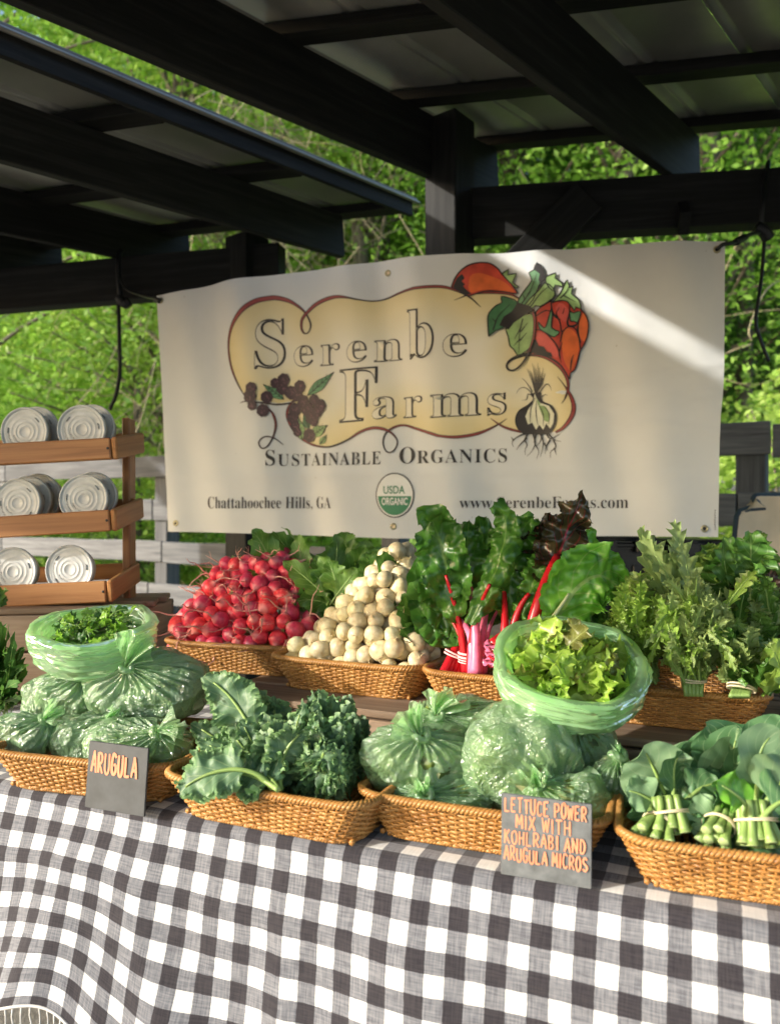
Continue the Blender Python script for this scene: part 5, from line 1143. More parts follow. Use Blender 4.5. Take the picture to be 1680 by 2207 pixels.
heap('radish', 'radish', 205, rad_h, (.0165, .0220), 'round pink radish with a thin root in the heap at the back left', 'pink radishes heaped in the wicker tray', 31, -.158, .158, -.086, .085)
heap('turnip', 'turnip', 150, tur_h, (.0165, .0215), 'small round white turnip in the heap beside the radishes', 'white turnips heaped in the wicker tray', 47, -.140, .142, -.090, .085)

# ------------------------------------------------------------------ leafy produce
CAMP = np.array([0, 0, 1.2])
def sweep(o, n, basef, tipf, W, mats, seed, prof=spoon, arch=.25, face=(0, -1, .45), fj=.5, stem=True, stemr=.0028, stemmat='stem', **kw):
    """n leaves, each from a base point to a tip point; every leaf is a part of o"""
    rs = np.random.RandomState(seed); st = []
    for i in range(n):
        b, t = npa(basef(rs, i)), npa(tipf(rs, i)); L = np.linalg.norm(t - b); d = (t - b) / L
        f = np.array(face, float) + rs.randn(3) * fj; f -= d * np.dot(f, d) * .9; f /= np.linalg.norm(f)
        out = np.array([0, 0, 1.0]) * arch * L * rs.uniform(.5, 1.3) + rs.randn(3) * L * .05
        C = [b, b + (t - b) * .35 + out * .8, b + (t - b) * .75 + out * 1.0, t]
        k = dict(kw); w = W * rs.uniform(.75, 1.25)
        V, Fq, uv = leafgeo(C, f, w, prof, seed=seed * 100 + i, **k); m = mats[rs.randint(len(mats))]
        part('leaf', V, Fq, M[m], o, uv=uv)
        if stem: Cc = bez(C, 16)[:13]; st.append(tube(Cc, np.linspace(stemr, stemr * .35, 13), 6))
    if stem:
        V, Fq, _ = cat(st); part('stems', V, Fq, M[stemmat], o, kind='stuff')
def boxp(lo, hi): return lambda rs, i: P(rs.uniform(lo[0], hi[0]), rs.uniform(lo[1], hi[1]), rs.uniform(lo[2], hi[2]))
def ellp(cx, cy, rx, ry, z0, z1, pw=.5): 
    def f(rs, i):
        a = rs.uniform(0, 6.283); q = rs.rand() ** pw; return P(cx + rx * q * math.cos(a), cy + ry * q * math.sin(a), rs.uniform(z0, z1))
    return f
# radish tops
o = empty('radish_greens', P(690, 1340, 1.78), 'bright green lobed radish leaves standing behind the radish heap', 'greens')
sweep(o, 34, boxp((600, 1320, 1.74), (790, 1350, 1.82)), ellp(650, 1200, 155, 75, 1.74, 1.92), .034, ['radleaf', 'radleaf', 'turleaf'], 71, ruf=.22, rf=3.2, teeth=(7, .30, .2), crk=.004, arch=.10, fold=.25)
sweep(o, 16, boxp((650, 1330, 1.70), (800, 1370, 1.76)), ellp(730, 1270, 110, 45, 1.66, 1.74), .030, ['radleaf', 'turleaf'], 72, ruf=.22, rf=3.2, teeth=(7, .3, .2), crk=.004, arch=.1, fold=.25)
sweep(o, 6, boxp((690, 1300, 1.66), (760, 1330, 1.68)), boxp((560, 1190, 1.66), (800, 1230, 1.74)), .026, ['radleaf'], 73, ruf=.2, rf=3, teeth=(6, .3, .2), arch=.05)
# turnip tops
o = empty('turnip_greens', P(900, 1400, 1.55), 'dark green turnip leaves standing behind and right of the white turnips', 'greens')
sweep(o, 22, boxp((820, 1330, 1.60), (900, 1370, 1.66)), ellp(835, 1220, 60, 55, 1.56, 1.72), .030, ['turleaf'], 74, ruf=.22, rf=3.2, teeth=(8, .3, .2), crk=.004, arch=.08, fold=.25)
sweep(o, 26, boxp((900, 1400, 1.50), (945, 1440, 1.56)), ellp(905, 1320, 55, 85, 1.44, 1.60), .028, ['turleaf', 'turleaf', 'radleaf'], 75, ruf=.22, rf=3.2, teeth=(8, .3, .2), crk=.004, arch=.08, fold=.25)

# chard: each leaf traced by its own stalk
def chard(o, stalk, blade, W, mat, smat, r=.0075, z=1.42, face=(0, -1, .15), seed=0, ruf=.22, rf=3.0, prof=ovate, cup=.0, fold=.18, crk=.018, r1=None):
    pts = [P(x, y, z + dz) for x, y, dz in stalk]; V, Fq, _ = stalkgeo(pts + [P(*blade[1][:2], z + blade[1][2])], r, r1 or r * .35, 20, 10)
    V = V + .0; part('stalk', V, Fq, M[smat], o)
    C = [P(x, y, z + dz) for x, y, dz in blade]; V, Fq, uv = leafgeo(C, face, W, prof, nu=70, nv=26, ruf=ruf, rf=rf, fold=fold, crk=crk * 1.9, crf=38, seed=seed, cup=cup, frill=.0035, ff=13); part('leaf', V, Fq, M[mat], o, uv=uv)
o = empty('chard_bunch', P(1020, 1455, 1.40), 'rainbow chard bunch with upright pink and red stalks and crinkled green leaves', 'chard')
chard(o, [(1003, 1452, 0), (1000, 1390, .0), (988, 1325, .01)], [(986, 1340, .0), (960, 1240, .0), (955, 1150, .03), (925, 1085, -.01), (900, 1135, -.04)], .050, 'chard', 'stalk_red', .0085, 1.41, (-.2, -1, .2), 1, .26, 3.5, cup=.25)
chard(o, [(1012, 1452, -.01), (1013, 1390, -.01), (1014, 1340, .0)], [(1012, 1345, -.03), (1055, 1260, -.05), (1095, 1180, -.03), (1110, 1110, .0), (1060, 1092, -.02)], .026, 'chard', 'stalk_red', .0085, 1.40, (-.6, -1, .0), 2, .35, 5, strap, cup=-.5, crk=.014)
chard(o, [(1025, 1452, -.012), (1026, 1390, -.012), (1027, 1335, .0)], [(1027, 1335, .03), (1010, 1250, .05), (1000, 1180, .05), (1010, 1120, .04)], .046, 'chard', 'stalk_pink', .0120, 1.385, (.1, -1, .1), 3, .3, 3.5)
chard(o, [(1035, 1452, -.010), (1036, 1390, -.010), (1038, 1330, .0)], [(1040, 1335, .05), (1060, 1280, .07), (1045, 1180, .08), (1030, 1110, .06)], .050, 'chard', 'stalk_pink', .0105, 1.40, (0, -1, .2), 4, .3, 3.5)
chard(o, [(1018, 1456, -.016), (1019, 1400, -.016), (1022, 1345, -.010)], [(1022, 1350, .04), (975, 1330, .05), (930, 1300, .05), (915, 1230, .04)], .042, 'chard', 'stalk_pink', .0105, 1.40, (-.3, -1, .3), 15, .3, 3)
chard(o, [(1043, 1452, -.006), (1043, 1400, -.006), (1045, 1345, .0)], [(1047, 1340, .02), (1090, 1290, .03), (1130, 1220, .05), (1150, 1120, .05)], .034, 'chard', 'stalk_pink', .0062, 1.42, (-.2, -1, .1), 5, .4, 5, strap, cup=-.3)
chard(o, [(999, 1450, .0), (997, 1400, .0), (992, 1345, .0)], [(985, 1370, .03), (960, 1330, .03), (940, 1290, .03), (950, 1200, .05)], .045, 'chard', 'stalk_red', .0055, 1.42, (-.3, -1, .3), 6, .3, 3)
ring(P(1022, 1412, 1.408), (0, 0, 1), .029, .017, .0022, 'rubber_band', M['pinkband'], o, up=(0, 1, 0)); ring(P(1022, 1426, 1.406), (.05, 0, 1), .029, .017, .0013, 'rubber_band', M['pinkband'], o, up=(0, 1, 0))
o = empty('chard_bunch', P(1130, 1440, 1.36), 'chard bunch with a long arching crimson stalk and bronze crinkled top leaf', 'chard')
chard(o, [(1126, 1480, -.03), (1136, 1340, -.05), (1175, 1250, -.05)], [(1175, 1270, .0), (1200, 1200, .0), (1225, 1140, .0), (1255, 1060, -.01)], .046, 'chard_red', 'stalk_red', .0125, 1.36, (.15, -1, .15), 7, .34, 4.5, ovate, r1=.0075)
chard(o, [(1125, 1470, .02), (1120, 1350, .02), (1180, 1260, .02)], [(1150, 1290, .05), (1165, 1210, .06), (1175, 1150, .06), (1185, 1105, .03)], .050, 'chard_red', 'stalk_red', .0075, 1.36, (.0, -1, .1), 16, .34, 4.5)
chard(o, [(1084, 1465, -.03), (1086, 1380, -.03), (1090, 1315, -.01)], [(1105, 1340, .0), (1085, 1270, .02), (1110, 1190, .04), (1120, 1120, .03), (1155, 1115, .0)], .040, 'chard', 'stalk_red', .0105, 1.38, (-.2, -1, .1), 8, .4, 5, cup=-.2)
chard(o, [(1097, 1465, -.035), (1099, 1380, -.035), (1103, 1318, -.02)], [(1110, 1355, -.02), (1140, 1280, -.03), (1165, 1220, -.02), (1185, 1160, .0)], .024, 'chard', 'stalk_red', .0105, 1.38, (-.6, -1, .2), 9, .45, 6, strap, cup=-.5)
chard(o, [(1109, 1465, -.03), (1111, 1380, -.03), (1116, 1320, -.01)], [(1120, 1340, .04), (1130, 1250, .06), (1150, 1180, .07), (1160, 1120, .06)], .050, 'chard', 'stalk_pink', .0095, 1.38, (0, -1, .1), 10, .35, 5)
ring(P(1110, 1395, 1.368), (0, 0, 1), .022, .014, .0016, 'rubber_band', M['pinkband'], o, up=(0, 1, 0))
o = empty('chard_bunch', P(960, 1450, 1.36), 'dark crimson chard stalks lying tilted in the tray, banded in pink', 'chard')
for k, (x0, x1) in enumerate([(952, 985), (962, 990), (972, 995), (982, 1000), (990, 1003)]): V, Fq, _ = stalkgeo([P(x0, 1458, 1.41 + .004 * k), P((x0 + x1) / 2 + 4, 1415, 1.425 + .004 * k), P(x1 + 8, 1372, 1.45)], .0095, .007, 10, 9); part('stalk', V, Fq, M['stalk_red'], o)
ring(P(982, 1412, 1.424), (.35, .1, 1), .021, .014, .0018, 'rubber_band', M['pinkband'], o, up=(0, 1, 0))
for k in range(5):
    V, Fq, uv = leafgeo([P(990 + k * 6, 1370, 1.44), P(950 - 8 * k, 1360, 1.46), P(915 - 5 * k, 1330 - 20 * k, 1.47), P(900 + 8 * k, 1270 - 25 * k, 1.48)], (-.3, -1, .3), .040, ovate, nu=30, nv=14, ruf=.25, rf=3, crk=.014, seed=80 + k); part('leaf', V, Fq, M['turleaf' if k % 2 else 'chard'], o, uv=uv)
o = empty('chard_bunch', P(1060, 1430, 1.34), 'red chard stalk ends pointing forward, cut tips curled, beside the open lettuce bag', 'chard')
for k, (a, b) in enumerate([((1060, 1392), (1118, 1352)), ((1062, 1408), (1125, 1370)), ((1058, 1428), (1112, 1400))]):
    V, Fq, _ = stalkgeo([P(*a, 1.30), P((a[0] + b[0]) / 2, (a[1] + b[1]) / 2 - 6, 1.34), P(*b, 1.40)], .0105, .008, 10, 9); part('stalk', V, Fq, M['stalk_red'], o)
    V, Fq, uv = leafgeo([P(a[0] + 2, a[1], 1.295), P(a[0] - 8, a[1] - 2, 1.29), P(a[0] - 12, a[1] + 8, 1.285)], (0, -.4, 1), .012, ovate, nu=8, nv=6, ruf=.4, rf=2, seed=k); part('cut_tip', V, Fq, M['stalk_pink'], o, uv=uv)
o = empty('chard_bunch', P(1190, 1400, 1.38), 'green chard with broad glossy blistered leaves and pale stalk, leaning right', 'chard')
chard(o, [(1140, 1450, -.04), (1146, 1370, -.04), (1195, 1335, -.02)], [(1195, 1350, .0), (1225, 1280, -.01), (1270, 1205, -.01), (1325, 1235, .02), (1350, 1300, .03)], .062, 'chard_green', 'stalk_white', .0065, 1.31, (.25, -1, .35), 11, .16, 3.2, cup=.1, crk=.022)
chard(o, [(1150, 1450, .02), (1160, 1370, .02), (1200, 1330, .02)], [(1190, 1340, .04), (1220, 1260, .04), (1250, 1180, .05), (1265, 1140, .03)], .055, 'chard_green', 'stalk_white', .006, 1.36, (.0, -1, .2), 12, .2, 3.2, crk=.02)
for k in range(6): chard(o, [(1160 + 8 * k, 1440, .03), (1170 + 8 * k, 1400, .03)], [(1165 + 10 * k, 1400, .04), (1190 + 16 * k, 1370, .05), (1220 + 22 * k, 1345, .05), (1240 + 20 * k, 1320 + 6 * k, .05)], .036, 'chard', 'stalk_white', .004, 1.38, (.1, -1, .5), 20 + k, .2, 3, crk=.012)

# mustard, mizuna and purple leaves
feath = lambda s: np.where(s < .25, .10, .25 + .95 * np.sin(np.pi * np.clip((s - .25) / .75, 0, 1) ** .8) ** .8)
o = empty('frilly_mustard_bunch', P(1390, 1480, 1.24), 'light green frilly mustard bunch at the left of its tray behind the open bag', 'greens', 'bunches of frilly mustard greens')
sweep(o, 105, boxp((1370, 1440, 1.24), (1420, 1480, 1.27)), ellp(1365, 1330, 66, 105, 1.20, 1.34), .014, ['mustard', 'mustard', 'mizuna'], 81, prof=feath, ruf=.5, rf=9, teeth=(12, .78, .7), arch=.06, fold=.2, nu=34)
o = empty('frilly_mustard_bunch', P(1490, 1480, 1.20), 'central feathery mizuna bunch tied with a tan rubber band', 'greens', 'bunches of frilly mustard greens')
sweep(o, 130, boxp((1472, 1465, 1.195), (1512, 1485, 1.21)), ellp(1500, 1335, 95, 95, 1.12, 1.30), .0125, ['mizuna', 'mustard', 'mizuna'], 82, prof=feath, ruf=.35, rf=9, teeth=(11, .86, .9), arch=.10, fold=.2, nu=34)
sweep(o, 14, boxp((1470, 1400, 1.26), (1520, 1430, 1.28)), boxp((1380, 1125, 1.26), (1470, 1220, 1.34)), .018, ['mizuna'], 83, prof=feath, ruf=.2, rf=7, teeth=(8, .82, .9), arch=.02, fold=.25, nu=34)
sweep(o, 26, boxp((1450, 1290, 1.20), (1530, 1400, 1.24)), boxp((1380, 1230, 1.12), (1660, 1470, 1.20)), .0085, ['mizuna', 'mustard'], 89, prof=feath, ruf=.2, rf=7, teeth=(9, .82, 1.1), arch=.16, fold=.3, nu=34, fj=.7)
for k in range(13):
    x = 1478 + 2.6 * k; V, Fq, _ = stalkgeo([P(x, 1502, 1.19 + .006 * (k % 3)), P(x + .3 * (k - 6), 1470, 1.195 + .006 * (k % 3)), P(x + 2.5 * (k - 6), 1400, 1.22)], .0040, .002, 8, 6); part('stalk', V, Fq, M['stem'], o)
ring(P(1494, 1466, 1.197), (0, 0, 1), .0195, .012, .0012, 'rubber_band', M['band'], o, up=(0, 1, 0))
o = empty('frilly_mustard_bunch', P(1600, 1500, 1.18), 'green mustard bunch at the right front corner with a pale band and cut ends', 'greens', 'bunches of frilly mustard greens')
sweep(o, 56, boxp((1590, 1470, 1.18), (1630, 1490, 1.20)), ellp(1610, 1405, 72, 70, 1.13, 1.26), .016, ['mustard', 'turleaf', 'mizuna'], 84, prof=feath, ruf=.4, rf=8, teeth=(9, .7, .6), arch=.08, fold=.2, nu=30)
for k in range(11):
    x = 1582 + 3.6 * k; V, Fq, _ = stalkgeo([P(x - 8, 1503, 1.155), P(x, 1482, 1.165), P(x + 6, 1455, 1.20)], .0042, .002, 8, 6); part('stalk', V, Fq, M['stem'], o)
ring(P(1597, 1484, 1.160), (.25, .6, 1), .021, .014, .0016, 'rubber_band', M['band'], o, up=(0, 1, 0))
o = empty('curly_mustard_bunch', P(1620, 1400, 1.34), 'broad curly bright green leaves at the back right in front of the chair', 'greens', 'bunches of frilly mustard greens')
sweep(o, 22, boxp((1570, 1330, 1.36), (1640, 1370, 1.40)), ellp(1610, 1185, 62, 45, 1.32, 1.46), .036, ['mustard', 'turleaf', 'radleaf'], 85, ruf=.35, rf=6, teeth=(14, .25, .2), crk=.008, arch=.02, fold=.2, nu=34, nv=14)
sweep(o, 10, boxp((1500, 1330, 1.38), (1560, 1370, 1.42)), ellp(1545, 1190, 45, 30, 1.38, 1.48), .032, ['mustard', 'radleaf'], 86, ruf=.3, rf=6, teeth=(14, .25, .2), crk=.008, arch=.02, fold=.2, nu=34, nv=14)
o = empty('purple_mustard_bunch', P(1640, 1330, 1.36), 'dusky purple mustard leaves trailing to the right edge', 'greens', 'bunches of frilly mustard greens')
sweep(o, 60, boxp((1540, 1300, 1.30), (1600, 1380, 1.36)), boxp((1580, 1240, 1.24), (1760, 1400, 1.40)), .018, ['purple', 'purple', 'mizuna'], 87, prof=feath, ruf=.3, rf=8, teeth=(10, .7, .7), arch=.03, fold=.2, nu=28, stemmat='purple')
o = empty('frilly_mustard_bunch', P(1650, 1460, 1.24), 'dense medium green feathery leaves filling the back right corner of the tray', 'greens', 'bunches of frilly mustard greens')
sweep(o, 80, boxp((1570, 1400, 1.26), (1680, 1460, 1.30)), ellp(1620, 1320, 80, 90, 1.22, 1.34), .015, ['mizuna', 'turleaf', 'mustard', 'radleaf'], 93, prof=feath, ruf=.35, rf=8, teeth=(10, .75, .8), arch=.08, fold=.25, nu=28, fj=.7)
o = empty('leafy_bunch', P(1665, 1480, 1.18), 'light green leaves cut off by the right edge just above the collards', 'greens')
sweep(o, 12, boxp((1690, 1480, 1.12), (1720, 1500, 1.16)), ellp(1675, 1420, 30, 55, 1.06, 1.16), .030, ['mustard', 'turleaf'], 88, ruf=.2, rf=4, crk=.006, arch=.1)

# kale: loose curly leaves at left, a dense dome at right
def kleaf(o, pts, z, W, face, seed, mat='kale', stem=.0042, ruf=.26, rf=3.3, fr=19, prof=spoon, dz=(0, 0, 0, 0, 0)):
    C = [P(x, y, z + d) for (x, y), d in zip(pts, dz)]; V, Fq, uv = leafgeo(C, face, W, prof, nu=130, nv=24, ruf=ruf, rf=rf, fold=.10, crk=.008, crf=55, seed=seed, ruft=.5, frill=.0055, ff=fr, edge=.8); part('leaf', V, Fq, M[mat], o, uv=uv)
    V, Fq, _ = tube(bez(C, 24)[:21] + np.array([0, -.0015, .0015]), np.linspace(stem, .0012, 21), 8); part('stem', V, Fq, M['stem'], o)
o = empty('kale_bunch', P(600, 1705, 1.10), 'loose kale bunch whose curly grey green leaves hang over the tray at left', 'kale', 'bunches of curly kale')
kleaf(o, [(565, 1650), (545, 1560), (500, 1490), (437, 1460)], 1.14, .040, (-.3, -.9, .5), 1, dz=(0, .03, .05, .06))
kleaf(o, [(588, 1702), (545, 1640), (470, 1650), (400, 1688), (388, 1712)], 1.06, .037, (-.2, -.9, .7), 2, dz=(.0, .0, .0, .0, .0))
kleaf(o, [(600, 1700), (600, 1640), (590, 1590), (625, 1560)], 1.09, .036, (.1, -1, .2), 3, dz=(0, .0, .01, .03)); kleaf(o, [(605, 1705), (590, 1630), (640, 1590), (650, 1580)], 1.08, .034, (.5, -.9, .2), 4)
for k, (tx, ty, z, s) in enumerate([(480, 1560, 1.20, 4), (430, 1600, 1.18, 5), (520, 1480, 1.22, 6), (560, 1490, 1.22, 7), (575, 1540, 1.16, 8), (450, 1640, 1.14, 9), (510, 1600, 1.14, 10), (540, 1640, 1.10, 11), (500, 1670, 1.08, 12), (560, 1670, 1.08, 13), (410, 1560, 1.24, 14), (530, 1570, 1.18, 15), (470, 1510, 1.24, 16), (590, 1500, 1.22, 17)]):
    kleaf(o, [(600, 1705), ((600 + tx) / 2, (1705 + ty) / 2 - 20), (tx, ty)], z, .034, (rnd.uniform(-.6, .3), -.9, rnd.uniform(.2, .9)), 30 + s, dz=(-.04, 0, 0))
rs = np.random.RandomState(98)
for k in range(40):
    tx, ty = rs.uniform(410, 660), rs.uniform(1490, 1690); ty = max(ty, 1700 - (tx - 380) * 1.1) if tx < 520 else ty
    kleaf(o, [(600 + rs.uniform(-20, 20), 1700), ((600 + tx) / 2, (1700 + ty) / 2), (tx, ty)], 1.13 + .08 * rs.rand(), .024 * rs.uniform(.8, 1.2), (rs.uniform(-.7, .4), -.8, rs.uniform(.2, .9)), 400 + k, stem=.002, ruf=.42, rf=2.6, fr=14, prof=ovate, dz=(.0, .0, 0))
o = empty('kale_bunch', P(690, 1720, 1.10), 'dense rounded kale bunch of tight frilly dark green leaves', 'kale', 'bunches of curly kale')
rs = np.random.RandomState(99)
for k in range(52):
    a = rs.uniform(0, 6.283); q = rs.rand() ** .5; tx, ty = 706 + 102 * q * math.cos(a), 1592 + 112 * q * math.sin(a); zz = 1.05 + .12 * q ** 2 + .05 * max(0, (1640 - ty) / 120)
    bx, by = 680 + (tx - 690) * .35, 1690 + (ty - 1590) * .15
    kleaf(o, [(bx, by), ((bx + tx) / 2, (by + ty) / 2), (tx, ty)], zz, .030 * rs.uniform(.8, 1.2), (math.cos(a) * q * .9, -.8, .5 + .3 * math.sin(-a) * q), 200 + k, stem=.0022, ruf=.42, rf=2.6, fr=16, prof=ovate, dz=(.06, .01, 0))

# collards
def cleaf(o, pts, z, W, face, seed, mat='collard', dz=(0, 0, 0, 0, 0), stem=.0036, ruf=.22, prof=spoon, cup=.04):
    C = [P(x, y, z + d) for (x, y), d in zip(pts, dz)]; V, Fq, uv = leafgeo(C, face, W, prof, nu=34, nv=16, ruf=ruf, rf=1.8, fold=.12, crk=.004, crf=30, seed=seed, cup=cup); part('leaf', V, Fq, M[mat], o, uv=uv)
    V, Fq, _ = tube(bez(C, 24)[:21], np.linspace(stem, .001, 21), 8); part('stem', V, Fq, M['stem'], o)
def stembundle(o, c, axis, n, r, z, seed, L=.05, sr=.0048):
    rs = np.random.RandomState(seed); c = P(*c, z); ax = Vector(axis).normalized(); x = ax.cross(Vector((0, 0, 1))).normalized(); y = x.cross(ax); 
    for k in range(n):
        a = k * 2.4; q = r * math.sqrt((k + .5) / n); p = c + x * (q * math.cos(a)) + y * (q * math.sin(a)); e = p - ax * (L * rs.uniform(.75, 1.15)) + Vector(rs.randn(3) * .003) + (p - c) * .5; m = p + ax * L * .8
        C = np.array([npa(e), npa(p), npa(m)]); V, Fq, _ = tube(bez(C, 8), [sr * 1.35, sr * 1.2, sr, sr * .95, sr * .95, sr * .9, sr * .9, sr * .85], 8); part('stalk', V, Fq, M['stem'], o)
        nv = Vector(e - m).normalized(); V, Fq = lathe([(.0001, .0004), (sr * 1.30, .0004), (sr * 1.36, -.0006)], 8); Mx = np.array(nv.to_track_quat('Z', 'Y').to_matrix()); part('cut_end', V @ Mx.T + npa(e), Fq, M['stem_cut'], o)
    ring(c, ax, r + sr * 1.15, (r + sr * 1.15) * .95, .0011, 'rubber_band', M['band'], o)
G_ = 'banded collard bunches'
o = empty('collard_bunch', P(1440, 1790, .93), 'second collard bunch from the left, stem ends down, under a big curved leaf', 'collards', G_)
stembundle(o, (1444, 1752), (-.05, .45, 1), 13, .016, .945, 1, L=.024)
for k, (pts, w, f, m, z) in enumerate([([(1440, 1740), (1425, 1690), (1400, 1640), (1385, 1612)], .046, (-.2, -.9, .4), 'collard2', .98), ([(1430, 1750), (1400, 1720), (1370, 1705), (1345, 1705)], .026, (-.1, -.7, .8), 'collard2', .96), ([(1450, 1740), (1455, 1690), (1440, 1650), (1470, 1620)], .028, (.6, -.9, .3), 'collard', .97),
                                  ([(1455, 1745), (1470, 1690), (1470, 1640), (1500, 1600)], .036, (.3, -1, .3), 'collard', 1.0), ([(1460, 1745), (1500, 1700), (1520, 1690), (1550, 1690)], .026, (.1, -.8, .8), 'collard', .96), ([(1450, 1740), (1480, 1680), (1500, 1640), (1480, 1600)], .05, (-.1, -1, .3), 'collard', 1.04)]): cleaf(o, pts, z, w, f, 300 + k, m)
o = empty('collard_bunch', P(1390, 1800, .93), 'leftmost collard bunch, its pale cut ends at the tray corner', 'collards', G_)
stembundle(o, (1418, 1778), (.55, .65, .45), 10, .014, .945, 2, L=.030)
for k, (pts, w, f, m, z) in enumerate([([(1420, 1780), (1440, 1760), (1470, 1740), (1520, 1720)], .028, (.1, -.5, .9), 'collard', .96), ([(1420, 1775), (1400, 1740), (1380, 1720), (1360, 1690)], .030, (-.3, -.7, .8), 'collard', .98)]): cleaf(o, pts, z, w, f, 320 + k, m)
o = empty('collard_bunch', P(1530, 1800, .91), 'small collard bunch lying low in the middle, double tan band', 'collards', G_)
stembundle(o, (1548, 1780), (.50, .70, .45), 9, .013, .925, 3, L=.026)
for k, (pts, w, f, m, z) in enumerate([([(1550, 1780), (1575, 1740), (1600, 1720), (1620, 1700)], .032, (.1, -.7, .8), 'chard_green', .94), ([(1548, 1780), (1530, 1740), (1500, 1730), (1465, 1745)], .026, (0, -.6, .9), 'collard', .95), ([(1548, 1775), (1560, 1700), (1575, 1640), (1590, 1570)], .060, (-.35, -1, .2), 'collard', .99)]): cleaf(o, pts, z, w, f, 330 + k, m)
o = empty('collard_bunch', P(1630, 1800, .89), 'largest collard bunch at the right with upright pale stems', 'collards', G_)
stembundle(o, (1628, 1768), (.02, .40, 1), 15, .018, .905, 4, L=.027)
for k, (pts, w, f, m, z) in enumerate([([(1620, 1760), (1590, 1680), (1555, 1620), (1520, 1565)], .062, (.2, -1, .3), 'collard', 1.00), ([(1625, 1760), (1640, 1680), (1610, 1610), (1680, 1575)], .036, (.3, -1, .5), 'collard2', .92), ([(1625, 1760), (1600, 1720), (1570, 1700), (1545, 1690)], .026, (0, -.8, .7), 'chard_green', .90),
                                  ([(1635, 1760), (1660, 1700), (1690, 1680), (1730, 1650)], .040, (.1, -1, .5), 'collard2', .90), ([(1640, 1765), (1670, 1730), (1690, 1720), (1730, 1720)], .035, (.1, -.8, .6), 'collard', .89), ([(1630, 1740), (1655, 1650), (1680, 1600), (1720, 1560)], .05, (-.1, -1, .3), 'collard', .97), ([(1620, 1750), (1625, 1680), (1645, 1610), (1640, 1545)], .05, (.2, -1, .2), 'collard', 1.03)]): cleaf(o, pts, z, w, f, 340 + k, m)
o = empty('collard_bunch', P(1560, 1720, 1.02), 'mass of large dark collard leaves at the back of the right tray', 'collards', G_)
sweep(o, 27, boxp((1440, 1740, .98), (1790, 1770, 1.05)), ellp(1590, 1655, 190, 70, .98, 1.12), .046, ['collard', 'collard', 'collard2'], 351, ruf=.10, rf=1.8, crk=.004, arch=.06, fold=.14, nu=30, nv=12, fj=.35)
sweep(o, 12, boxp((1430, 1765, .93), (1660, 1785, .96)), ellp(1540, 1735, 120, 35, .93, .97), .030, ['collard', 'collard2', 'chard_green'], 352, ruf=.14, rf=2, crk=.004, arch=.06, fold=.14, nu=26, nv=10, fj=.5)
o = empty('loose_collard_leaves', bw('collard', .02, .0, .03), 'dark collard leaves lying flat in the tray under the bunches', 'collards')
rs = np.random.RandomState(5)
for k in range(16):
    b = bw('collard', rs.uniform(-.14, .15), rs.uniform(-.09, .1), rs.uniform(.03, .06)); t_ = b + Vector((rs.uniform(-.09, .09), rs.uniform(-.02, .09), rs.uniform(-.005, .03))); V, Fq, uv = leafgeo([b, b.lerp(t_, .5) + Vector((0, 0, .02)), t_], (0, -.3, 1), .034, ovate, seed=k, ruf=.1, rf=2); part('leaf', V, Fq, M['collard'], o, uv=uv)

# parsley at the left edge
o = empty('parsley_bunch', P(20, 1500, 1.50), 'dark leafy parsley bunch cut off by the left edge behind the bags', 'greens')
sweep(o, 120, boxp((-60, 1480, 1.5), (20, 1560, 1.56)), ellp(-5, 1440, 70, 105, 1.40, 1.54), .011, ['parsley', 'parsley', 'turleaf'], 91, prof=spoon, ruf=.35, rf=4, teeth=(4, .5, .4), arch=.05, nu=10, nv=6, stemr=.0014)
o = empty('parsley_sprig', P(5, 1300, 1.70), 'single green sprig poking in at the left edge over the rack foot', 'greens')
sweep(o, 9, boxp((-30, 1300, 1.7), (0, 1330, 1.7)), ellp(8, 1285, 18, 26, 1.68, 1.72), .012, ['radleaf', 'parsley'], 92, prof=spoon, ruf=.3, rf=3, teeth=(4, .5, .4), arch=.05, nu=10, nv=6, stemr=.0014)

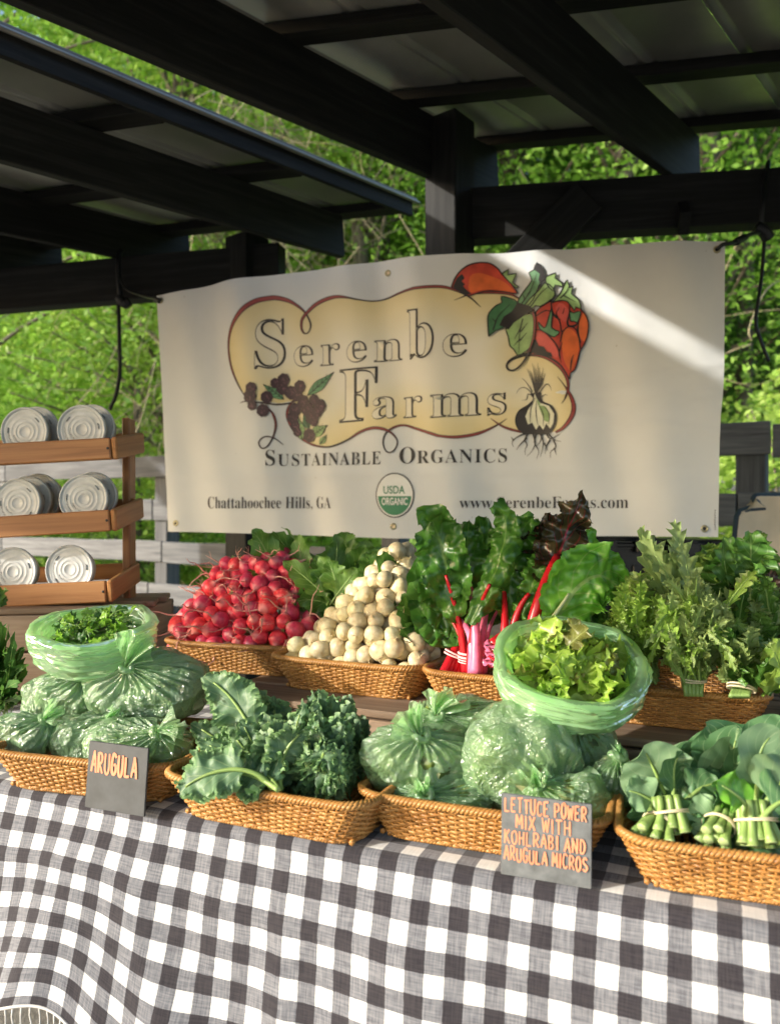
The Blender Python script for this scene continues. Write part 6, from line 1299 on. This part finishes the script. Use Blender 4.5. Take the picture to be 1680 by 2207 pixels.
# ------------------------------------------------------------------ green plastic produce bags
def m_film(name='green_bag_film', bs=.72, den=.40, gl=.05, sc1=22, sc2=60):
    t = NT(name); v = t.coord(rnd_off=True)
    n1 = t.noise(v, sc1, 4, .6, 1.6); n2 = t.noise(v, sc2, 3, .6, .8); 
    r1 = t.math('ABSOLUTE', t.math('SUBTRACT', n1, .5)); r2 = t.math('ABSOLUTE', t.math('SUBTRACT', n2, .5))
    h = t.math('ADD', t.math('MULTIPLY', t.math('POWER', t.math('SUBTRACT', 1.0, r1), 6.0), .8), t.math('MULTIPLY', t.math('POWER', t.math('SUBTRACT', 1.0, r2), 5.0), .35))
    nb = t.bump(h, bs, .007)
    d = t.n('BsdfDiffuse'); d.inputs[0].default_value = (.56, .90, .48, 1); t.l(nb, d.inputs['Normal'])
    tl = t.n('BsdfTranslucent'); tl.inputs[0].default_value = (.62, .98, .48, 1); tp = t.n('BsdfTransparent'); tp.inputs[0].default_value = (.86, .99, .78, 1)
    g = t.n('BsdfGlossy'); g.inputs['Roughness'].default_value = .15; g.inputs[0].default_value = (1, 1, 1, 1); t.l(nb, g.inputs['Normal'])
    m1 = t.n('MixShader'); m1.inputs[0].default_value = .55; t.l(d.outputs[0], m1.inputs[1]); t.l(tl.outputs[0], m1.inputs[2])
    lw = t.n('LayerWeight'); lw.inputs['Blend'].default_value = .35; t.l(nb, lw.inputs['Normal'])
    fac = t.math('ADD', den, t.math('MULTIPLY', lw.outputs['Facing'], .42), clamp=True)
    m2 = t.n('MixShader'); t.l(fac, m2.inputs[0]); t.l(tp.outputs[0], m2.inputs[1]); t.l(m1.outputs[0], m2.inputs[2])
    fr = t.n('Fresnel'); fr.inputs['IOR'].default_value = 1.5; t.l(nb, fr.inputs['Normal'])
    m3 = t.n('MixShader'); t.l(t.math('ADD', t.math('MULTIPLY', fr.outputs[0], .4 + gl * 10), gl), m3.inputs[0]); t.l(m2.outputs[0], m3.inputs[1]); t.l(g.outputs[0], m3.inputs[2]); t.l(m3.outputs[0], t.out.inputs[0]); return t.m
M['film'] = m_film(); M['film_open'] = m_film('open_bag_film', .12, .66, .01, 7, 20)
def m_bagged(name, c1, c2, c3):
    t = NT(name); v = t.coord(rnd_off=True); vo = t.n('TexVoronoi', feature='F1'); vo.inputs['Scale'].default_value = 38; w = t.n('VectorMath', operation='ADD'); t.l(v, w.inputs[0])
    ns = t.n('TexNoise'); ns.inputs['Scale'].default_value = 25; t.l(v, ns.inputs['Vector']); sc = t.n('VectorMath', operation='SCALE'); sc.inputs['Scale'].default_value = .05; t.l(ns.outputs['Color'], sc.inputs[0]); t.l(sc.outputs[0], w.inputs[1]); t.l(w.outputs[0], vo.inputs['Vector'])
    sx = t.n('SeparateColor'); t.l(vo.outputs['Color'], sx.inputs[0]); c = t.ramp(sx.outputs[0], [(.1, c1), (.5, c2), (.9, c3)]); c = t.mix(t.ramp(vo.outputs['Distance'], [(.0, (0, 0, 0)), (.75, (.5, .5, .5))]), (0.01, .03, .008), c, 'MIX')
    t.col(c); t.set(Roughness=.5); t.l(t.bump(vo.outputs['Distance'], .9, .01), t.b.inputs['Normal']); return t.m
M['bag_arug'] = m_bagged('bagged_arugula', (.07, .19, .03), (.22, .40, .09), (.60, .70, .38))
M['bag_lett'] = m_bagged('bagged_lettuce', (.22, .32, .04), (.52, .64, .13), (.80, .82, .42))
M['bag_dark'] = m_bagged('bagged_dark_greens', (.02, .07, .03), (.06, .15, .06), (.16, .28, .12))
def ridg(p, s, seed, pw=4): return (1 - np.abs(vn(p, s, seed) * 2 - 1)) ** pw
def bag(label, c, rx, ry, z, knot, seed, inner, ears=(0, 1), group='tied green bags of arugula', depth=.78, fsz=1.0):
    cx, cy = c; C = npa(P(cx, cy, z)); K = npa(P(knot[0], knot[1], z)); s = z / F_
    rx, ry = rx * s, ry * s; ry_d = min(rx, max(ry, rx * .8)) * depth
    K[1] = C[1] - ry_d * .55 if np.linalg.norm((K - C) / [rx, 1, ry]) < .9 else C[1] - ry_d * .25
    kd = (K - C) / np.array([rx, ry_d, ry]); kd /= np.linalg.norm(kd)
    o = empty('produce_bag', C - [0, 0, ry], label, 'bag', group)
    a = np.cross(kd, [.1, 1, .3]); a /= np.linalg.norm(a); b = np.cross(kd, a)
    nt, nph = 110, 190; th = np.linspace(.001, np.pi - .001, nt); ph = np.linspace(0, 2 * np.pi, nph + 1); TT, PP = np.meshgrid(th, ph, indexing='ij')
    n = np.cos(TT)[..., None] * kd + np.sin(TT)[..., None] * (np.cos(PP)[..., None] * a + np.sin(PP)[..., None] * b)
    E3 = np.array([rx, ry_d, ry]); sup = 1 / (np.sum(np.abs(n) ** 2.5, -1) ** (1 / 2.5)); p = C + n * sup[..., None] * E3
    big = vn(n * 1.0, 1.6, seed) - .5; R0 = min(rx, ry_d, ry)
    p = p + n * ((big * .36 + (vn(n, 3.1, seed + 7) - .5) * .18) * R0)[..., None]
    q = np.clip(TT / .75, 0, 1); q = q * q * (3 - 2 * q); Kp = C + kd * E3 * 1.06; neck = .006
    per = np.cos(PP)[..., None] * a + np.sin(PP)[..., None] * b
    pk = Kp + per * neck; p = pk * (1 - q[..., None]) + p * q[..., None]
    m1, m2 = 11 + seed % 4, 23 + seed % 5; env = np.exp(-((TT - .55) / .55) ** 2)
    fo = (np.abs(np.sin(m1 * PP / 2 + seed + 1.2 * big * 3 + np.sin(TT * 3) * .5)) ** .7 * -.55 + .25 * np.sin(m2 * PP + 2 * seed + TT * 2)) * env * np.clip(TT * 3, 0, 1) * (.15 + 1.5 * vn(per * 1.6, 1.0, seed + 6))
    ps = p * 1.0 + .02 * (vn(p, 18, seed + 3)[..., None] - .5)
    cr_ = ridg(ps, 24, seed, 5) * .55 + ridg(ps, 48, seed + 1, 4) * .30 - ridg(ps * np.array([1, 1, .5]), 16, seed + 2, 6) * .6
    p = p + n * ((fo * .011 + cr_ * .0066 * np.clip(TT * 1.2, .2, 1)) * fsz)[..., None]
    V = p.reshape(-1, 3); part('film', V, gridf(nt - 1, nph), M['film'], o)
    # greens pressed against the inside
    nt2, np2 = 50, 80; th = np.linspace(.35, np.pi - .001, nt2); ph = np.linspace(0, 2 * np.pi, np2 + 1); TT, PP = np.meshgrid(th, ph, indexing='ij')
    n = np.cos(TT)[..., None] * kd + np.sin(TT)[..., None] * (np.cos(PP)[..., None] * a + np.sin(PP)[..., None] * b); sup = 1 / (np.sum(np.abs(n) ** 2.5, -1) ** (1 / 2.5))
    f = .86 + .20 * (vn(n, 1.6, seed) - .5) + .10 * (vn(n, 7, seed + 9) - .5) + .05 * (vn(n, 16, seed + 4) - .5); g = C + n * (sup * f)[..., None] * E3; q = np.clip((TT - .2) / .6, 0, 1)[..., None]; g = (C + kd * E3 * .5) * (1 - q) + g * q
    part('greens', g.reshape(-1, 3), gridf(nt2 - 1, np2), M[inner], o)
    # ears of film above the knot
    ed = np.array([ears[0], -.25, ears[1]], float); ed /= np.linalg.norm(ed); L = (ears[2] if len(ears) > 2 else .045); sd = np.cross(ed, [0, 1, 0]); sd /= np.linalg.norm(sd); rs = np.random.RandomState(seed)
    for k in range(3):
        nu_, nv_ = 16, 22; S, Tt = np.meshgrid(np.linspace(0, 1, nu_ + 1), np.linspace(-1, 1, nv_ + 1), indexing='ij'); dirn = ed + sd * rs.uniform(-.5, .5) + np.array([0, rs.uniform(-.4, .3), 0]); dirn /= np.linalg.norm(dirn); wv = np.cross(dirn, [0, 1, .2]); wv /= np.linalg.norm(wv); nn = np.cross(dirn, wv)
        wdt = (.004 + .024 * S ** 1.2 * rs.uniform(.8, 1.3)) * min(1, L / .04); Pp = Kp + dirn * (S * L * rs.uniform(.7, 1.1) * (1 - .12 * np.cos(Tt * 5 + k)))[..., None] + wv * (wdt * Tt)[..., None] + nn * ((.004 + .008 * S) * np.sin(Tt * 6 + k * 2 + S * 3))[..., None] + nn * (.012 * S ** 2 * rs.uniform(-1, 1))[..., None]
        part('bag_tail', Pp.reshape(-1, 3), gridf(nu_, nv_), M['film'], o)
    kV, kF, _ = tube([Kp + a * .009 * math.cos(x) + b * .009 * math.sin(x) + kd * .003 * math.sin(2 * x) for x in np.linspace(0, 6.283, 20, endpoint=False)], .0055, 8, closed=True); part('knot', kV, kF, M['film'], o)
    return o
GA, GL_ = 'tied green bags of arugula', 'tied green bags of lettuce mix'
bag('leftmost tied green bag of arugula, low in the tray at the left edge', (52, 1588), 68, 52, 1.32, (104, 1548), 1, 'bag_arug', (.5, .6, .03), GA)
bag('low tied green bag of arugula in the middle, half behind the card', (190, 1592), 74, 58, 1.33, (250, 1545), 2, 'bag_arug', (.3, .5, .02), GA)
bag('tied green bag of arugula at left, directly under the open bag', (130, 1500), 84, 52, 1.41, (182, 1458), 3, 'bag_arug', (.3, .8, .02), GA)
bag('largest tied green bag of arugula with folds fanning from its knot', (320, 1482), 126, 78, 1.40, (300, 1440), 4, 'bag_arug', (.8, .8, .06), GA)
bag('front tied green bag of arugula, its crumpled tail pointing right, above the card', (298, 1604), 112, 54, 1.28, (345, 1572), 5, 'bag_arug', (1, .25, .045), GA)
bag('tied green bag of lettuce mix at left in its tray, tail standing up left', (908, 1632), 126, 74, 1.12, (905, 1578), 6, 'bag_lett', (-.6, 1.0, .045), GL_)
bag('back tied green bag of lettuce mix with a tall upright tail', (990, 1558), 108, 56, 1.21, (952, 1535), 7, 'bag_lett', (.35, 1.0, .045), GL_)
bag('big central tied green bag of lettuce mix, its tail curling right', (1124, 1636), 120, 112, 1.10, (1195, 1690), 8, 'bag_lett', (1, .45, .055), GL_)
bag('low tied green bag of lettuce mix pressed against the tray front', (950, 1716), 112, 46, 1.095, (925, 1700), 9, 'bag_lett', (-.6, .5, .02), GL_)
bag('tied green bag of lettuce mix at the right side under the open bag', (1268, 1622), 58, 68, 1.15, (1240, 1570), 10, 'bag_lett', (.2, .8, .012), GL_)
bag('tied green bag of lettuce mix behind the lettered slate card', (1225, 1725), 92, 60, 1.045, (1160, 1690), 11, 'bag_lett', (-.2, .6, .02), GL_)
bag('dull bluish tied bag in the gap between lettuce and collard trays', (1325, 1690), 48, 62, 1.07, (1330, 1600), 12, 'bag_dark', (.2, .6, .008), GL_)

def open_bag(label, c, rpx, z, tilt, seed, hgt=.085, twist=0.0):
    s = z / F_; Rr = rpx * s; C = npa(P(*c, z)); o = empty('open_produce_bag', C - [0, 0, hgt * .9], label, 'bag', 'open green bags on top of the piles')
    prof = np.array([(.02, -1.0), (.45, -1.0), (.78, -.82), (.93, -.50), (.99, -.15), (1.00, .12), (1.02, .34), (1.01, .52), (.94, .60), (.87, .56), (.82, .40), (.79, .18), (.76, -.12)])
    pr = cr(prof, 9); nph = 230; ph = np.linspace(0, 2 * np.pi, nph + 1); Rg, PP = np.meshgrid(pr[:, 0], ph, indexing='ij'); Zg = np.repeat(pr[:, 1][:, None], nph + 1, 1)
    k = np.linspace(0, 1, len(pr))[:, None] * np.ones(nph + 1); q3 = np.stack([np.cos(PP), np.sin(PP), Zg], -1)
    rad = Rg * (1 + .13 * (vn(q3 * [1, 1, .3], 1.5, seed) - .5) + .07 * (vn(q3 * [1, 1, .5], 3.4, seed + 1) - .5))
    zz = Zg + .22 * (vn(q3 * [1, 1, .1], 1.3, seed + 2) - .5) * np.clip(k * 2, 0, 1)
    V = np.stack([Rr * rad * np.cos(PP), Rr * rad * np.sin(PP), hgt * zz], -1)
    nrm = np.stack([np.cos(PP), np.sin(PP), .3 + 0 * PP], -1); sw = np.stack([np.cos(PP + .6 * Zg) * 1, np.sin(PP + .6 * Zg), Zg * 1.8], -1)
    cz = ridg(sw * [.7, .7, 2.0], 1.7, seed + 4, 3) * 1.0 + ridg(sw * [1, 1, 1.8], 3.6, seed + 5, 3) * .45 + ridg(sw, 8, seed + 6, 3) * .12
    V = V + nrm * (cz * .0055 - .0025)[..., None]
    a = R(tilt); Rx = np.array([[1, 0, 0], [0, math.cos(a), -math.sin(a)], [0, math.sin(a), math.cos(a)]]); V = V.reshape(-1, 3) @ Rx.T + C
    part('film', V, gridf(len(pr) - 1, nph), M['film_open'], o)
    # inner leaf bed that fills the bag
    nr, n2 = 14, 60; rr, PP = np.meshgrid(np.linspace(0, .93, nr + 1), np.linspace(0, 2 * np.pi, n2 + 1), indexing='ij'); top = -.02 + .22 * (1 - (rr / .93) ** 2); 
    Vb = np.stack([Rr * rr * .74 * np.cos(PP), Rr * rr * .74 * np.sin(PP), hgt * (top + .2 * (vn(np.stack([rr * np.cos(PP), rr * np.sin(PP), rr * 0], -1), 5, seed) - .5))], -1)
    th = np.linspace(0, np.pi / 2, 12); lo = np.stack([np.outer(Rr * .86 * np.cos(th), np.cos(np.linspace(0, 2 * np.pi, n2 + 1))), np.outer(Rr * .86 * np.cos(th), np.sin(np.linspace(0, 2 * np.pi, n2 + 1))), np.repeat((-hgt * .9 * np.sin(th))[:, None], n2 + 1, 1)], -1)
    A_ = Vb.reshape(-1, 3) @ Rx.T + C; B_ = lo.reshape(-1, 3) @ Rx.T + C; Fa, Fb = gridf(nr, n2), gridf(11, n2) + len(A_)
    return o, C, Rr, Rx, (np.concatenate([A_, B_]), np.concatenate([Fa, Fb]))
def loose(name, label, C, Rr, Rx, hgt, n, size, mats, seed, prof, bed, bedmat, **kw):
    rs = np.random.RandomState(seed); o = empty(name, C, label, 'greens'); part('leaf_bed', bed[0], bed[1], M[bedmat], o)
    for k in range(n):
        a = rs.uniform(0, 6.283); q = rs.rand() ** .5 * .62; z = hgt * (.10 + .35 * (1 - (q / .7) ** 2)) + rs.uniform(-.008, .008)
        p = np.array([Rr * q * math.cos(a), Rr * q * math.sin(a), z]); d = rs.randn(3) * [1, 1, .55]; d[2] += .25; d /= np.linalg.norm(d); L = size * rs.uniform(.7, 1.4)
        C3 = [p, p + d * L * .5 + np.array([0, 0, L * rs.uniform(.0, .3)]), p + d * L * rs.uniform(.7, 1.0) + rs.randn(3) * L * .15]
        C3 = [Rx @ c_ + C for c_ in C3]; f = rs.randn(3) * .7 + [0, -.5, .8]
        V, Fq, uv = leafgeo(C3, f, L * rs.uniform(.28, .42) * kw.get('wf', 1), prof, nu=18, nv=10, ruf=kw.get('ruf', .35), rf=kw.get('rf', 3.5), crk=.004, crf=60, teeth=kw.get('teeth'), seed=seed * 500 + k, fold=.2); m = mats[rs.randint(len(mats))]; part('leaf', V, Fq, M[m], o, uv=uv)
        if rs.rand() < kw.get('stems', .25):
            V, Fq, _ = tube(bez(C3, 8), np.linspace(.0014, .0007, 8), 5); part('stem', V, Fq, M['stem'], o)
    return o
ob, C, Rr, Rx, bed = open_bag('open green bag with rolled rim full of pale lettuce mix', (1221, 1452), 158, 1.15, 27, 3, .048)
loose('loose_lettuce_mix', 'loose pale green and reddish lettuce leaves heaped in the open bag', C, Rr, Rx, .060, 95, .042, ['lettuce', 'lettuce', 'lettuce', 'mustard', 'lettuce_red'], 5, ovate, bed, 'bag_lett', ruf=.42, rf=3)
ob, C, Rr, Rx, bed = open_bag('open green bag with rolled rim full of loose arugula', (207, 1378), 124, 1.43, 14, 8, .056)
loose('loose_arugula', 'loose bright arugula leaves and stems heaped in the open bag at left', C, Rr, Rx, .066, 140, .027, ['arug', 'arug', 'parsley', 'radleaf'], 6, spoon, bed, 'bag_arug', ruf=.2, rf=3, teeth=(3, .5, .3), stems=.4, wf=.9)
